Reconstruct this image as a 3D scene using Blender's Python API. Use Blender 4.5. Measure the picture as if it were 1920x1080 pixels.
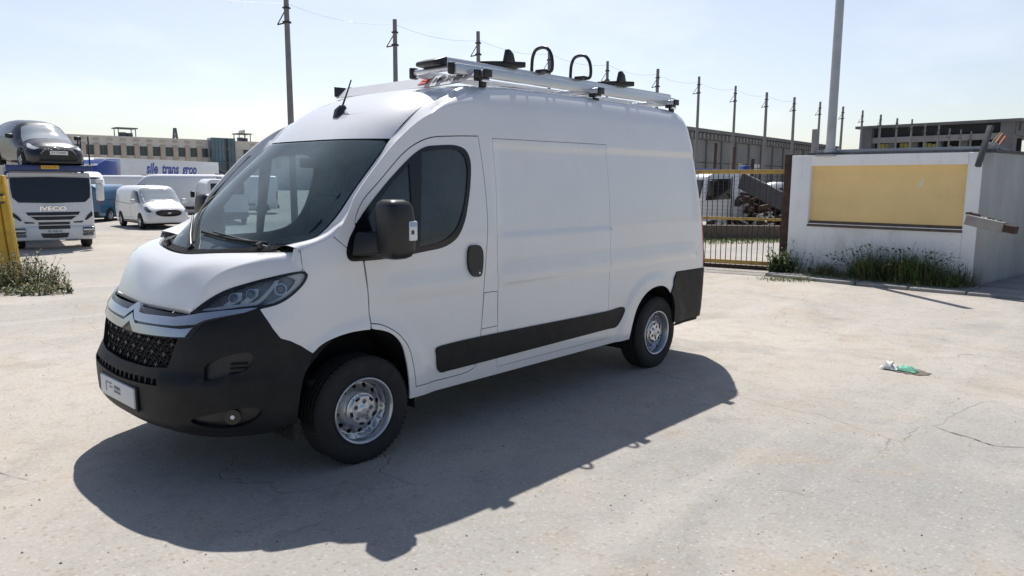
import bpy, bmesh, math, random
from mathutils import Vector, Matrix, Quaternion
from mathutils.geometry import delaunay_2d_cdt
for o in list(bpy.data.objects): bpy.data.objects.remove(o)
SC = bpy.context.scene
COL = SC.collection
rnd = random.Random(7)

# ------------------------------------------------------------------ camera
CAM_POS = Vector((-2.6636, -4.7521, 1.7734))
_yaw, _pitch, _roll = math.radians(47.119), math.radians(8.155), math.radians(0.293)
_f = Vector((math.sin(_yaw)*math.cos(_pitch), math.cos(_yaw)*math.cos(_pitch), -math.sin(_pitch)))
_r0 = Vector((math.cos(_yaw), -math.sin(_yaw), 0)); _u0 = _r0.cross(_f)
_r = _r0*math.cos(_roll)+_u0*math.sin(_roll); _u = -_r0*math.sin(_roll)+_u0*math.cos(_roll)
cam = bpy.data.cameras.new('camera')
cam.sensor_width = 36.0; cam.lens = 1390.07/1920*36.0
cam.clip_start = 0.05; cam.clip_end = 4000
cam_o = bpy.data.objects.new('camera', cam); COL.objects.link(cam_o)
cam_o.matrix_world = Matrix(((_r.x, _u.x, -_f.x, CAM_POS.x), (_r.y, _u.y, -_f.y, CAM_POS.y), (_r.z, _u.z, -_f.z, CAM_POS.z), (0, 0, 0, 1)))
SC.camera = cam_o

# ------------------------------------------------------------------ sky and sun
SUN_TO = Vector((0.433, 0.495, 1.0)).normalized()
_el = math.asin(SUN_TO.z); _az = math.atan2(SUN_TO.x, SUN_TO.y)
W = bpy.data.worlds.new('World'); SC.world = W; W.use_nodes = True
nt = W.node_tree; nt.nodes.clear()
wo = nt.nodes.new('ShaderNodeOutputWorld'); wb = nt.nodes.new('ShaderNodeBackground')
sky = nt.nodes.new('ShaderNodeTexSky'); sky.sky_type = 'NISHITA'; sky.sun_disc = False
sky.sun_elevation = _el; sky.sun_rotation = _az
sky.air_density = 1.0; sky.dust_density = 1.2; sky.ozone_density = 1.5; sky.altitude = 20
# bright haze scattered forwards round the sun, and a little thin cloud
tc = nt.nodes.new('ShaderNodeTexCoord')
def wmath(op, a, b=None, clamp=False):
    k = nt.nodes.new('ShaderNodeMath'); k.operation = op; k.use_clamp = clamp
    for i_, v in enumerate((a, b)):
        if v is None: continue
        if hasattr(v, 'links'): nt.links.new(v, k.inputs[i_])
        else: k.inputs[i_].default_value = v
    return k.outputs[0]
dt = nt.nodes.new('ShaderNodeVectorMath'); dt.operation = 'DOT_PRODUCT'; dt.inputs[1].default_value = SUN_TO
nv = nt.nodes.new('ShaderNodeVectorMath'); nv.operation = 'NORMALIZE'; nt.links.new(tc.outputs['Generated'], nv.inputs[0])
nt.links.new(nv.outputs[0], dt.inputs[0])
ph = wmath('POWER', wmath('ADD', wmath('MULTIPLY', dt.outputs['Value'], 0.5), 0.5), 3.0)
mp = nt.nodes.new('ShaderNodeMapping'); mp.inputs['Scale'].default_value = (1.5, 1.5, 4.5); mp.inputs['Location'].default_value = (0.35, 0.1, 0.0)
nz = nt.nodes.new('ShaderNodeTexNoise'); nz.inputs['Scale'].default_value = 2.4; nz.inputs['Detail'].default_value = 6; nz.inputs['Roughness'].default_value = 0.55
nt.links.new(nv.outputs[0], mp.inputs['Vector']); nt.links.new(mp.outputs['Vector'], nz.inputs['Vector'])
cr = nt.nodes.new('ShaderNodeMapRange'); cr.inputs['From Min'].default_value = 0.48; cr.inputs['From Max'].default_value = 0.72
cr.inputs['To Min'].default_value = 0.0; cr.inputs['To Max'].default_value = 0.30
nt.links.new(nz.outputs['Fac'], cr.inputs['Value'])
HAZE = 9.5
sz = nt.nodes.new('ShaderNodeSeparateXYZ'); nt.links.new(nv.outputs[0], sz.inputs[0])
low = wmath('POWER', wmath('SUBTRACT', 1.0, wmath('ABSOLUTE', sz.outputs['Z'])), 1.6)      # longer path through the haze near the horizon
ph = wmath('MULTIPLY', ph, low)
hz = wmath('MULTIPLY', ph, wmath('MULTIPLY', wmath('ADD', cr.outputs['Result'], 1.0), HAZE))
cmb = nt.nodes.new('ShaderNodeVectorMath'); cmb.operation = 'SCALE'; cmb.inputs[0].default_value = (1.12, 1.0, 0.86); nt.links.new(hz, cmb.inputs['Scale'])
tn = nt.nodes.new('ShaderNodeVectorMath'); tn.operation = 'MULTIPLY'; tn.inputs[1].default_value = (0.92, 1.0, 1.10); nt.links.new(sky.outputs['Color'], tn.inputs[0])
sm = nt.nodes.new('ShaderNodeVectorMath'); sm.operation = 'ADD'; nt.links.new(tn.outputs[0], sm.inputs[0]); nt.links.new(cmb.outputs[0], sm.inputs[1])
nt.links.new(sm.outputs[0], wb.inputs['Color'])
wb.inputs['Strength'].default_value = 0.075
nt.links.new(wb.outputs['Background'], wo.inputs['Surface'])
sun = bpy.data.lights.new('sun', 'SUN'); sun.energy = 4.9; sun.angle = math.radians(0.53); sun.color = (1.0, 0.955, 0.89)
sun_o = bpy.data.objects.new('sun', sun); COL.objects.link(sun_o)
sun_o.rotation_euler = (-SUN_TO).to_track_quat('-Z', 'Y').to_euler(); sun_o.location = (10, 12, 25)
vs = SC.view_settings
vs.view_transform = 'Standard'; vs.look = 'None'; vs.gamma = 1.0; vs.exposure = 0.22; vs.use_curve_mapping = False

# ------------------------------------------------------------------ helpers
def tag(o, label=None, cat=None, group=None, kind=None):
    if label: o['label'] = label
    if cat: o['category'] = cat
    if group: o['group'] = group
    if kind: o['kind'] = kind
    return o

def empty(name, loc=(0, 0, 0), rz=0.0, parent=None):
    o = bpy.data.objects.new(name, None); COL.objects.link(o)
    o.location = loc; o.rotation_euler = (0, 0, rz); o.empty_display_size = 0.2
    if parent: o.parent = parent
    return o

def copy_tree(o, parent=None):
    c = o.copy(); COL.objects.link(c); c.parent = parent
    for ch in list(o.children): copy_tree(ch, c)
    return c

class MB:
    """collects simple solids and links them as ONE mesh object"""
    def __init__(s): s.v = []; s.f = []; s.sm = []; s.nrm = {}
    def add(s, vs, fs, smooth=False):
        b = len(s.v); s.v += [tuple(v) for v in vs]
        for f in fs: s.f.append([b+i for i in f]); s.sm.append(smooth)
        return b
    def box(s, c, d, rot=None, taper=None):
        hx, hy, hz = d[0]/2, d[1]/2, d[2]/2
        P = [(-hx, -hy, -hz), (hx, -hy, -hz), (hx, hy, -hz), (-hx, hy, -hz), (-hx, -hy, hz), (hx, -hy, hz), (hx, hy, hz), (-hx, hy, hz)]
        if taper: P = P[:4]+[(x*taper[0], y*taper[1], z) for x, y, z in P[4:]]
        if rot is not None: P = [tuple(rot @ Vector(p)) for p in P]
        P = [(p[0]+c[0], p[1]+c[1], p[2]+c[2]) for p in P]
        s.add(P, [(0, 3, 2, 1), (4, 5, 6, 7), (0, 1, 5, 4), (1, 2, 6, 5), (2, 3, 7, 6), (3, 0, 4, 7)]); return s
    def bar(s, a, b, w, h=None, up=(0, 0, 1)):
        """rectangular bar from a to b"""
        a = Vector(a); b = Vector(b); h = h or w
        d = (b-a); L = d.length; d.normalize(); u = Vector(up)
        if abs(d.dot(u)) > 0.98: u = Vector((1, 0, 0))
        x = d.cross(u).normalized(); u = x.cross(d).normalized()
        m = Matrix((x, d, u)).transposed()
        return s.box((a+b)/2, (w, L, h), m)
    def tube(s, pts, r, n=10, caps=True, closed=False):
        pts = [Vector(p) for p in pts]; N = len(pts)
        rr = r if isinstance(r, (list, tuple)) else [r]*N
        rings = []; prev = None
        for i, p in enumerate(pts):
            if closed: t = (pts[(i+1) % N]-pts[i-1]).normalized()
            else: t = (pts[min(i+1, N-1)]-pts[max(i-1, 0)]).normalized()
            if prev is None:
                u = Vector((0, 0, 1)) if abs(t.z) < 0.9 else Vector((1, 0, 0))
                x = t.cross(u).normalized()
            else:
                x = (prev-t*prev.dot(t)).normalized()
            prev = x; y = t.cross(x)
            rings.append([p+(x*math.cos(2*math.pi*k/n)+y*math.sin(2*math.pi*k/n))*rr[i] for k in range(n)])
        vs = [v for r_ in rings for v in r_]; fs = []
        M = N if closed else N-1
        for i in range(M):
            a = i*n; b = ((i+1) % N)*n
            for k in range(n):
                fs.append((a+k, a+(k+1) % n, b+(k+1) % n, b+k))
        s.add(vs, fs, True)
        if caps and not closed:
            s.add(rings[0], [tuple(range(n))[::-1]]); s.add(rings[-1], [tuple(range(n))])
        return s
    def cyl(s, a, b, r, n=16, r2=None): return s.tube([a, b], [r, r if r2 is None else r2], n)
    def lathe(s, prof, origin=(0, 0, 0), axis='z', n=48, smooth=True, closed=False):
        vs = []; m = len(prof)
        for i in range(n):
            a = 2*math.pi*i/n; c, d = math.cos(a), math.sin(a)
            for (r, h) in prof:
                if axis == 'z': p = (r*c, r*d, h)
                elif axis == 'y': p = (r*c, h, r*d)
                else: p = (h, r*c, r*d)
                vs.append((p[0]+origin[0], p[1]+origin[1], p[2]+origin[2]))
        fs = []
        for i in range(n):
            j = (i+1) % n
            for k in range(m if closed else m-1):
                k2 = (k+1) % m
                fs.append((i*m+k, j*m+k, j*m+k2, i*m+k2) if axis != 'y' else (i*m+k, i*m+k2, j*m+k2, j*m+k))
        s.add(vs, fs, smooth); return s
    def prism(s, poly, fn0, fn1):
        """solid between two mappings of a 2-D outline (counter-clockwise)"""
        n = len(poly); A = [fn0(*p) for p in poly]; B = [fn1(*p) for p in poly]
        fs = [tuple(range(n))[::-1], tuple(range(n, 2*n))]
        for i in range(n): fs.append((i, (i+1) % n, n+(i+1) % n, n+i))
        s.add(A+B, fs); return s
    def loft(s, rings, closed=True, caps=True, smooth=True):
        n = len(rings[0]); vs = [tuple(v) for r_ in rings for v in r_]; fs = []
        for i in range(len(rings)-1):
            for k in range(n if closed else n-1):
                k2 = (k+1) % n
                fs.append((i*n+k, i*n+k2, (i+1)*n+k2, (i+1)*n+k))
        s.add(vs, fs, smooth)
        if caps and closed:
            s.add(rings[0], [tuple(range(n))[::-1]]); s.add(rings[-1], [tuple(range(n))])
        return s
    def build(s, name, mat, parent=None, bevel=0.0, seg=2, sharp=35, xf=None, recalc=False):
        me = bpy.data.meshes.new(name)
        me.from_pydata(s.v, [], s.f)
        me.polygons.foreach_set('use_smooth', s.sm)
        if xf is not None: me.transform(xf)
        if bevel > 0 or recalc:
            bm = bmesh.new(); bm.from_mesh(me)
            bmesh.ops.remove_doubles(bm, verts=bm.verts, dist=1e-5)
            bmesh.ops.recalc_face_normals(bm, faces=bm.faces)
            if bevel > 0:
                ed = [e for e in bm.edges if len(e.link_faces) == 2 and e.calc_face_angle(0) > math.radians(sharp)]
                bmesh.ops.bevel(bm, geom=ed, offset=bevel, segments=seg, affect='EDGES', profile=0.5, clamp_overlap=True)
                for f in bm.faces: f.smooth = True
            bm.to_mesh(me); bm.free()
            if bevel > 0: me.set_sharp_from_angle(angle=math.radians(50))
        me.materials.append(MATS[mat] if isinstance(mat, str) else mat)
        o = bpy.data.objects.new(name, me); COL.objects.link(o)
        if parent: o.parent = parent
        return o

def catmull(pts, closed=False, corners=(), sp=0.04):
    """smooth polyline through 2-D or 3-D points; indices in corners stay sharp"""
    P = [Vector(p) for p in pts]; n = len(P); out = []
    rng = range(n) if closed else range(n-1)
    cs = set(c % n for c in corners)
    for i in rng:
        p1 = P[i]; p2 = P[(i+1) % n]
        if i in cs or (not closed and i == 0): p0 = p1*2-p2
        else: p0 = P[i-1]
        j = (i+1) % n
        if j in cs or (not closed and j == n-1): p3 = p2*2-p1
        else: p3 = P[(i+2) % n]
        L = (p2-p1).length
        if L < 1e-9: continue
        a01 = max((p1-p0).length, 1e-6)**0.5; a12 = L**0.5; a23 = max((p3-p2).length, 1e-6)**0.5
        t0 = 0.0; t1 = a01; t2 = t1+a12; t3 = t2+a23
        k = max(1, int(math.ceil(L/sp)))
        for q in range(k):
            t = t1+(t2-t1)*q/k
            A1 = p0*((t1-t)/(t1-t0))+p1*((t-t0)/(t1-t0))
            A2 = p1*((t2-t)/(t2-t1))+p2*((t-t1)/(t2-t1))
            A3 = p2*((t3-t)/(t3-t2))+p3*((t-t2)/(t3-t2))
            B1 = A1*((t2-t)/(t2-t0))+A2*((t-t0)/(t2-t0))
            B2 = A2*((t3-t)/(t3-t1))+A3*((t-t1)/(t3-t1))
            out.append(B1*((t2-t)/(t2-t1))+B2*((t-t1)/(t2-t1)))
    if not closed: out.append(P[-1].copy())
    return [tuple(v) for v in out]

def area2(poly):
    return sum(poly[i][0]*poly[(i+1) % len(poly)][1]-poly[(i+1) % len(poly)][0]*poly[i][1] for i in range(len(poly)))/2

def offset_poly(poly, d):
    """move a closed outline outwards by d (inwards when negative)"""
    if area2(poly) < 0: poly = poly[::-1]
    n = len(poly); out = []
    for i in range(n):
        a = Vector(poly[i-1]); b = Vector(poly[i]); c = Vector(poly[(i+1) % n])
        e1 = (b-a); e2 = (c-b)
        if e1.length < 1e-9: e1 = e2
        if e2.length < 1e-9: e2 = e1
        e1.normalize(); e2.normalize()
        n1 = Vector((e1.y, -e1.x)); n2 = Vector((e2.y, -e2.x))
        m = n1+n2
        if m.length < 0.3: m = n1
        m.normalize(); k = 1/max(0.45, m.dot(n1))
        q = b+m*d*k; out.append((q.x, q.y))
    return out

def inside(poly, x, y):
    c = False; n = len(poly); j = n-1
    for i in range(n):
        xi, yi = poly[i]; xj, yj = poly[j]
        if (yi > y) != (yj > y) and x < (xj-xi)*(y-yi)/(yj-yi)+xi: c = not c
        j = i
    return c

def resample(poly, sp):
    out = []; n = len(poly)
    for i in range(n):
        a = poly[i]; b = poly[(i+1) % n]; L = math.hypot(b[0]-a[0], b[1]-a[1])
        if L < 1e-7: continue
        k = max(1, int(math.ceil(L/sp)))
        for q in range(k): out.append((a[0]+(b[0]-a[0])*q/k, a[1]+(b[1]-a[1])*q/k))
    return out

def nearb(polys, x, y, d):
    d2 = d*d
    for poly in polys:
        for p in poly:
            if (p[0]-x)**2+(p[1]-y)**2 < d2: return True
    return False

def patch(name, mat, parent, fn, outer, holes=(), sp=0.06, off=0.0, rim=0.010, flip=False, mirror=False, backing=None):
    """panel cut from a curved surface: outline (and holes) in the surface's own parameters, real edge turned inwards"""
    outer = resample(outer, sp)
    if area2(outer) < 0: outer = outer[::-1]
    hs = []
    for h in holes:
        h = resample(h, sp)
        if area2(h) > 0: h = h[::-1]
        hs.append(h)
    pts = []; edges = []
    for lp in [outer]+hs:
        b = len(pts); pts += lp; edges += [(b+i, b+(i+1) % len(lp)) for i in range(len(lp))]
    nb = len(pts)
    x0 = min(p[0] for p in outer); x1 = max(p[0] for p in outer); y0 = min(p[1] for p in outer); y1 = max(p[1] for p in outer)
    ny = int((y1-y0)/sp)+1; nx = int((x1-x0)/sp)+1
    for j in range(ny):
        y = y0+(j+0.5)*sp
        for i in range(nx):
            x = x0+(i+0.5+0.5*(j % 2))*sp
            if inside(outer, x, y) and not any(inside(h, x, y) for h in hs) and not nearb([outer]+hs, x, y, sp*0.55): pts.append((x, y))
    V, E, F, *_ = delaunay_2d_cdt([Vector(p) for p in pts], edges, [], 0, 1e-6)
    tri = []
    for f in F:
        cx = sum(V[i].x for i in f)/3; cy = sum(V[i].y for i in f)/3
        if inside(outer, cx, cy) and not any(inside(h, cx, cy) for h in hs): tri.append(tuple(f))
    sg = -1.0 if flip else 1.0; e = 1e-3
    def surf(u, v):
        P = Vector(fn(u, v))
        du = Vector(fn(u+e, v))-Vector(fn(u-e, v)); dv = Vector(fn(u, v+e))-Vector(fn(u, v-e))
        n = du.cross(dv)
        if n.length < 1e-12: n = Vector((0, -1, 0))
        return P, n.normalized()*sg
    vs = []; ns = []
    for q in V:
        P, n = surf(q.x, q.y); vs.append(P+n*off); ns.append(n)
    fs = [t if not flip else t[::-1] for t in tri]
    rimv = []; rimf = []
    if rim:
        b = len(vs); k = 0
        for lp in [outer]+hs:
            m = len(lp); st = b+len(rimv)
            for q in lp:
                P, n = surf(*q); rimv += [P+n*off, P+n*(off-rim)]
            for i in range(m):
                a = st+2*i; c = st+2*((i+1) % m)
                rimf.append((a, a+1, c+1, c) if not flip else (a, c, c+1, a+1))
    if mirror:
        vs = [Vector((p.x, -p.y, p.z)) for p in vs]; ns = [Vector((p.x, -p.y, p.z)) for p in ns]
        rimv = [Vector((p.x, -p.y, p.z)) for p in rimv]
        fs = [f[::-1] for f in fs]; rimf = [f[::-1] for f in rimf]
    me = bpy.data.meshes.new(name)
    me.from_pydata([tuple(p) for p in vs+rimv], [], [tuple(f) for f in fs]+rimf)
    sm = [True]*len(fs)+[False]*len(rimf)
    me.polygons.foreach_set('use_smooth', sm)
    me.materials.append(MATS[mat])
    ln = []
    me.update()
    nv = len(vs)
    for p in me.polygons:
        for li in p.loop_indices:
            vi = me.loops[li].vertex_index
            ln.append(tuple(ns[vi]) if vi < nv else tuple(p.normal))
    me.normals_split_custom_set(ln)
    o = bpy.data.objects.new(name, me); COL.objects.link(o)
    if parent: o.parent = parent
    return o

def text_mesh(txt, size, depth=0.002, shear=0.0, bold=0.0):
    """lettering as a mesh lying in the xy plane, centred, reading along +x"""
    cu = bpy.data.curves.new('lettering', 'FONT'); cu.body = txt; cu.size = size; cu.extrude = depth
    cu.align_x = 'CENTER'; cu.align_y = 'CENTER'; cu.shear = shear; cu.offset = bold; cu.resolution_u = 3
    o = bpy.data.objects.new('lettering_source', cu); COL.objects.link(o)
    dg = bpy.context.evaluated_depsgraph_get(); dg.update()
    me = bpy.data.meshes.new_from_object(o.evaluated_get(dg))
    bpy.data.objects.remove(o)
    return me

def lettering(name, txt, size, mat, origin, xdir, updir, parent=None, depth=0.002, shear=0.0, bold=0.0, width=None):
    me = text_mesh(txt, size, depth, shear, bold)
    X = Vector(xdir).normalized(); U = Vector(updir); Z = X.cross(U).normalized(); U = Z.cross(X)
    k = 1.0
    if width:
        xs = [v.co.x for v in me.vertices]; k = width/(max(xs)-min(xs))
    m = Matrix(((X.x*k, U.x, Z.x, origin[0]), (X.y*k, U.y, Z.y, origin[1]), (X.z*k, U.z, Z.z, origin[2]), (0, 0, 0, 1)))
    me.transform(m); me.materials.clear(); me.materials.append(MATS[mat])
    o = bpy.data.objects.new(name, me); COL.objects.link(o)
    if parent: o.parent = parent
    return o

# ------------------------------------------------------------------ materials
MATS = {}
def mat(name, col, rough=0.5, metal=0.0, coat=0.0, var=0.12, vscale=6.0, bump=0.0, bscale=60.0, spec=0.5, col2=None, trans=0.0, emit=None, coords='Object', dirt=None, stretch=None):
    m = bpy.data.materials.new(name); m.use_nodes = True; n = m.node_tree; n.nodes.clear(); L = n.links
    out = n.nodes.new('ShaderNodeOutputMaterial'); b = n.nodes.new('ShaderNodeBsdfPrincipled'); L.new(b.outputs[0], out.inputs[0])
    b.inputs['Roughness'].default_value = rough; b.inputs['Metallic'].default_value = metal
    b.inputs['Coat Weight'].default_value = coat; b.inputs['Coat Roughness'].default_value = 0.04
    b.inputs['Specular IOR Level'].default_value = spec; b.inputs['Transmission Weight'].default_value = trans
    tc = n.nodes.new('ShaderNodeTexCoord')
    src = tc.outputs[coords]
    if stretch:
        mp = n.nodes.new('ShaderNodeMapping'); mp.inputs['Scale'].default_value = stretch; L.new(src, mp.inputs[0]); src = mp.outputs[0]
    nz = n.nodes.new('ShaderNodeTexNoise'); nz.inputs['Scale'].default_value = vscale; nz.inputs['Detail'].default_value = 5; nz.inputs['Roughness'].default_value = 0.6
    L.new(src, nz.inputs['Vector'])
    mr = n.nodes.new('ShaderNodeMapRange'); mr.inputs[1].default_value = 0.3; mr.inputs[2].default_value = 0.7
    L.new(nz.outputs['Fac'], mr.inputs[0])
    mx = n.nodes.new('ShaderNodeMix'); mx.data_type = 'RGBA'
    c2 = col2 if col2 else tuple(max(0, c*(1-var)) for c in col)
    c1 = col if col2 else tuple(min(1, c*(1+var*0.5)) for c in col)
    mx.inputs['A'].default_value = (*c1, 1); mx.inputs['B'].default_value = (*c2, 1)
    L.new(mr.outputs[0], mx.inputs['Factor']); res = mx.outputs['Result']
    if dirt:   # (colour, amount, scale): blotchy grime with its own shape
        n2 = n.nodes.new('ShaderNodeTexNoise'); n2.inputs['Scale'].default_value = dirt[2]; n2.inputs['Detail'].default_value = 8; n2.inputs['Roughness'].default_value = 0.7
        L.new(src, n2.inputs['Vector'])
        m2 = n.nodes.new('ShaderNodeMapRange'); m2.inputs[1].default_value = 0.52; m2.inputs[2].default_value = 0.72; m2.inputs[4].default_value = dirt[1]
        L.new(n2.outputs['Fac'], m2.inputs[0])
        x2 = n.nodes.new('ShaderNodeMix'); x2.data_type = 'RGBA'; L.new(res, x2.inputs['A']); x2.inputs['B'].default_value = (*dirt[0], 1)
        L.new(m2.outputs[0], x2.inputs['Factor']); res = x2.outputs['Result']
    L.new(res, b.inputs['Base Color'])
    if var:
        rr = n.nodes.new('ShaderNodeMapRange'); rr.inputs[3].default_value = max(0.02, rough*0.85); rr.inputs[4].default_value = min(1, rough*1.15)
        L.new(nz.outputs['Fac'], rr.inputs[0]); L.new(rr.outputs[0], b.inputs['Roughness'])
    if bump:
        bn = n.nodes.new('ShaderNodeTexNoise'); bn.inputs['Scale'].default_value = bscale; bn.inputs['Detail'].default_value = 4
        L.new(src, bn.inputs['Vector'])
        bp = n.nodes.new('ShaderNodeBump'); bp.inputs['Strength'].default_value = bump; bp.inputs['Distance'].default_value = 0.01
        L.new(bn.outputs['Fac'], bp.inputs['Height']); L.new(bp.outputs[0], b.inputs['Normal'])
    if emit:
        b.inputs['Emission Color'].default_value = (*emit[0], 1); b.inputs['Emission Strength'].default_value = emit[1]
    MATS[name] = m; return m

def glass(name, tint, rough=0.0, refl=1.0, dust=0.0):
    """thin sheet of tinted glass: sees through by the tint, mirrors by the Fresnel law"""
    m = bpy.data.materials.new(name); m.use_nodes = True; n = m.node_tree; n.nodes.clear(); L = n.links
    out = n.nodes.new('ShaderNodeOutputMaterial'); mixs = n.nodes.new('ShaderNodeMixShader')
    t = n.nodes.new('ShaderNodeBsdfTransparent'); g = n.nodes.new('ShaderNodeBsdfGlossy'); fr = n.nodes.new('ShaderNodeFresnel')
    t.inputs['Color'].default_value = (*tint, 1); g.inputs['Roughness'].default_value = rough; fr.inputs['IOR'].default_value = 1.5
    mu = n.nodes.new('ShaderNodeMath'); mu.operation = 'MULTIPLY'; mu.inputs[1].default_value = refl
    L.new(fr.outputs[0], mu.inputs[0]); L.new(mu.outputs[0], mixs.inputs[0]); L.new(t.outputs[0], mixs.inputs[1]); L.new(g.outputs[0], mixs.inputs[2])
    res = mixs.outputs[0]
    if dust:     # thin uneven film of dust, its teal tint also paints a pale sheen
        df = n.nodes.new('ShaderNodeBsdfDiffuse'); df.inputs['Color'].default_value = (0.52, 0.68, 0.73, 1)
        tc = n.nodes.new('ShaderNodeTexCoord'); nz = n.nodes.new('ShaderNodeTexNoise'); nz.inputs['Scale'].default_value = 2.5; nz.inputs['Detail'].default_value = 6
        L.new(tc.outputs['Object'], nz.inputs['Vector']); mr = n.nodes.new('ShaderNodeMapRange'); mr.inputs[1].default_value = 0.3; mr.inputs[2].default_value = 0.7; mr.inputs[3].default_value = dust*0.6; mr.inputs[4].default_value = dust*1.3
        L.new(nz.outputs['Fac'], mr.inputs[0]); mx2 = n.nodes.new('ShaderNodeMixShader'); L.new(mr.outputs[0], mx2.inputs[0]); L.new(res, mx2.inputs[1]); L.new(df.outputs[0], mx2.inputs[2]); res = mx2.outputs[0]
    L.new(res, out.inputs[0]); MATS[name] = m; return m

mat('van_white', (0.80, 0.80, 0.80), rough=0.35, coat=1.0, var=0.03, vscale=2.5, dirt=((0.62, 0.58, 0.52), 0.14, 2.2), bump=0.05, bscale=2.2)
mat('body_dark', (0.008, 0.008, 0.009), rough=0.9, var=0.1)
mat('bumper_black', (0.013, 0.0135, 0.015), rough=0.55, spec=0.28, var=0.25, vscale=9, bump=0.10, bscale=320, dirt=((0.045, 0.042, 0.038), 0.25, 5.0))
mat('trim_black', (0.016, 0.016, 0.018), rough=0.40, var=0.2, vscale=14)
mat('gloss_black', (0.006, 0.006, 0.008), rough=0.18, var=0.1)
mat('chrome', (0.48, 0.50, 0.54), rough=0.16, metal=0.9, var=0.05)
mat('bright_chrome', (0.85, 0.86, 0.88), rough=0.08, metal=1.0, var=0.03)
mat('rim_silver', (0.50, 0.52, 0.55), rough=0.30, metal=0.85, var=0.15, vscale=20, dirt=((0.25, 0.24, 0.23), 0.25, 9.0))
mat('cap_silver', (0.60, 0.61, 0.63), rough=0.30, metal=0.75, var=0.12, vscale=20)
mat('rubber', (0.018, 0.018, 0.019), rough=0.82, var=0.3, vscale=12, dirt=((0.06, 0.056, 0.052), 0.35, 6.0), bump=0.1, bscale=90)
mat('alu', (0.66, 0.67, 0.69), rough=0.34, metal=0.75, var=0.08, vscale=8, stretch=(0.3, 4, 4))
mat('alu_white', (0.66, 0.66, 0.67), rough=0.4, metal=0.0, var=0.06, vscale=8)
mat('lens_red', (0.45, 0.012, 0.014), rough=0.12, coat=1.0, var=0.05)
mat('lens_amber', (0.6, 0.2, 0.02), rough=0.2, var=0.05)
mat('lens_white', (0.75, 0.76, 0.78), rough=0.15, coat=1.0, var=0.03)
mat('lens_blue', (0.25, 0.42, 0.62), rough=0.15, coat=1.0, var=0.03)
mat('seat_grey', (0.10, 0.11, 0.125), rough=0.9, var=0.2, vscale=20)
mat('dash_grey', (0.15, 0.16, 0.165), rough=0.7, var=0.15)
mat('cabin_light', (0.30, 0.31, 0.32), rough=0.8, var=0.1)
mat('lamp_grey', (0.30, 0.32, 0.35), rough=0.25, metal=0.1, var=0.3, vscale=12)
mat('lamp_silver', (0.84, 0.86, 0.88), rough=0.25, metal=0.0, var=0.08, vscale=25)  # pale non-metal colour carrying the brightness of reflecting chrome
mat('print_grey', (0.28, 0.30, 0.35), rough=0.7, var=0.05)
mat('accent_grey', (0.06, 0.06, 0.065), rough=0.35, metal=0.6, var=0.1)
mat('paper', (0.75, 0.75, 0.73), rough=0.8, var=0.05)
mat('ink_navy', (0.03, 0.035, 0.07), rough=0.6, var=0.05)
mat('ink_red', (0.5, 0.03, 0.03), rough=0.6, var=0.05)
mat('ink_blue', (0.05, 0.08, 0.35), rough=0.5, var=0.05)
glass('windscreen_glass', (0.66, 0.77, 0.80), dust=0.13)
glass('side_glass', (0.50, 0.58, 0.62), dust=0.09)
glass('lamp_glass', (0.92, 0.94, 0.96))
glass('far_glass', (0.10, 0.12, 0.13))
# ------------------------------------------------------------------ van body surfaces (metres, front axle at x=0, rear = +x, visible side = -y)
def pchip(xs, ys):
    n = len(xs)
    h = [xs[i+1]-xs[i] for i in range(n-1)]
    d = [(ys[i+1]-ys[i])/h[i] for i in range(n-1)]
    m = [0.0]*n
    m[0] = d[0]; m[-1] = d[-1]
    for i in range(1, n-1):
        if d[i-1]*d[i] <= 0: m[i] = 0.0
        else:
            w1 = 2*h[i]+h[i-1]; w2 = h[i]+2*h[i-1]
            m[i] = (w1+w2)/(w1/d[i-1]+w2/d[i])
    def f(x):
        if x <= xs[0]: return ys[0]+m[0]*(x-xs[0])
        if x >= xs[-1]: return ys[-1]+m[-1]*(x-xs[-1])
        lo, hi = 0, n-1
        while hi-lo > 1:
            k = (lo+hi)//2
            if xs[k] <= x: lo = k
            else: hi = k
        t = (x-xs[lo])/h[lo]; t2 = t*t; t3 = t2*t
        return (2*t3-3*t2+1)*ys[lo]+(t3-2*t2+t)*h[lo]*m[lo]+(-2*t3+3*t2)*ys[lo+1]+(t3-t2)*h[lo]*m[lo+1]
    return f

def sstep(a, b, x):
    t = min(1.0, max(0.0, (x-a)/(b-a))); return t*t*(3-2*t)

VW0 = pchip([0.25, 0.34, 0.46, 0.62, 0.85, 1.05, 1.37, 1.60, 1.85, 2.08, 2.22, 2.32, 2.38],
            [0.950, 0.985, 1.004, 1.012, 1.018, 1.022, 1.020, 1.000, 0.972, 0.940, 0.915, 0.890, 0.862])
VLC = pchip([0.25, 0.34, 0.42, 0.60, 0.65, 0.69, 0.85, 0.95, 1.00, 1.06, 1.15, 1.25, 1.35, 1.50, 1.8, 2.4],
            [0.95, 1.020, 1.072, 1.078, 1.068, 1.030, 0.995, 0.962, 0.925, 0.880, 0.825, 0.765, 0.70, 0.62, 0.55, 0.50])
VXR = pchip([0.3, 0.9, 1.4, 2.1, 2.4], [4.36, 4.37, 4.30, 4.20, 4.14])
VN = 3.0
V_WB = 3.33
V_RC = 0.15

def _setab():
    N = 400; pts = []
    for i in range(N+1):
        a = math.pi/2*i/N
        pts.append((math.sin(a)**(2/VN), math.cos(a)**(2/VN)))
    L = [0.0]
    for i in range(N):
        L.append(L[-1]+math.hypot(pts[i+1][0]-pts[i][0], pts[i+1][1]-pts[i][1]))
    return pts, L
_SEP, _SEL = _setab()
S_MAX = _SEL[-1]

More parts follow.
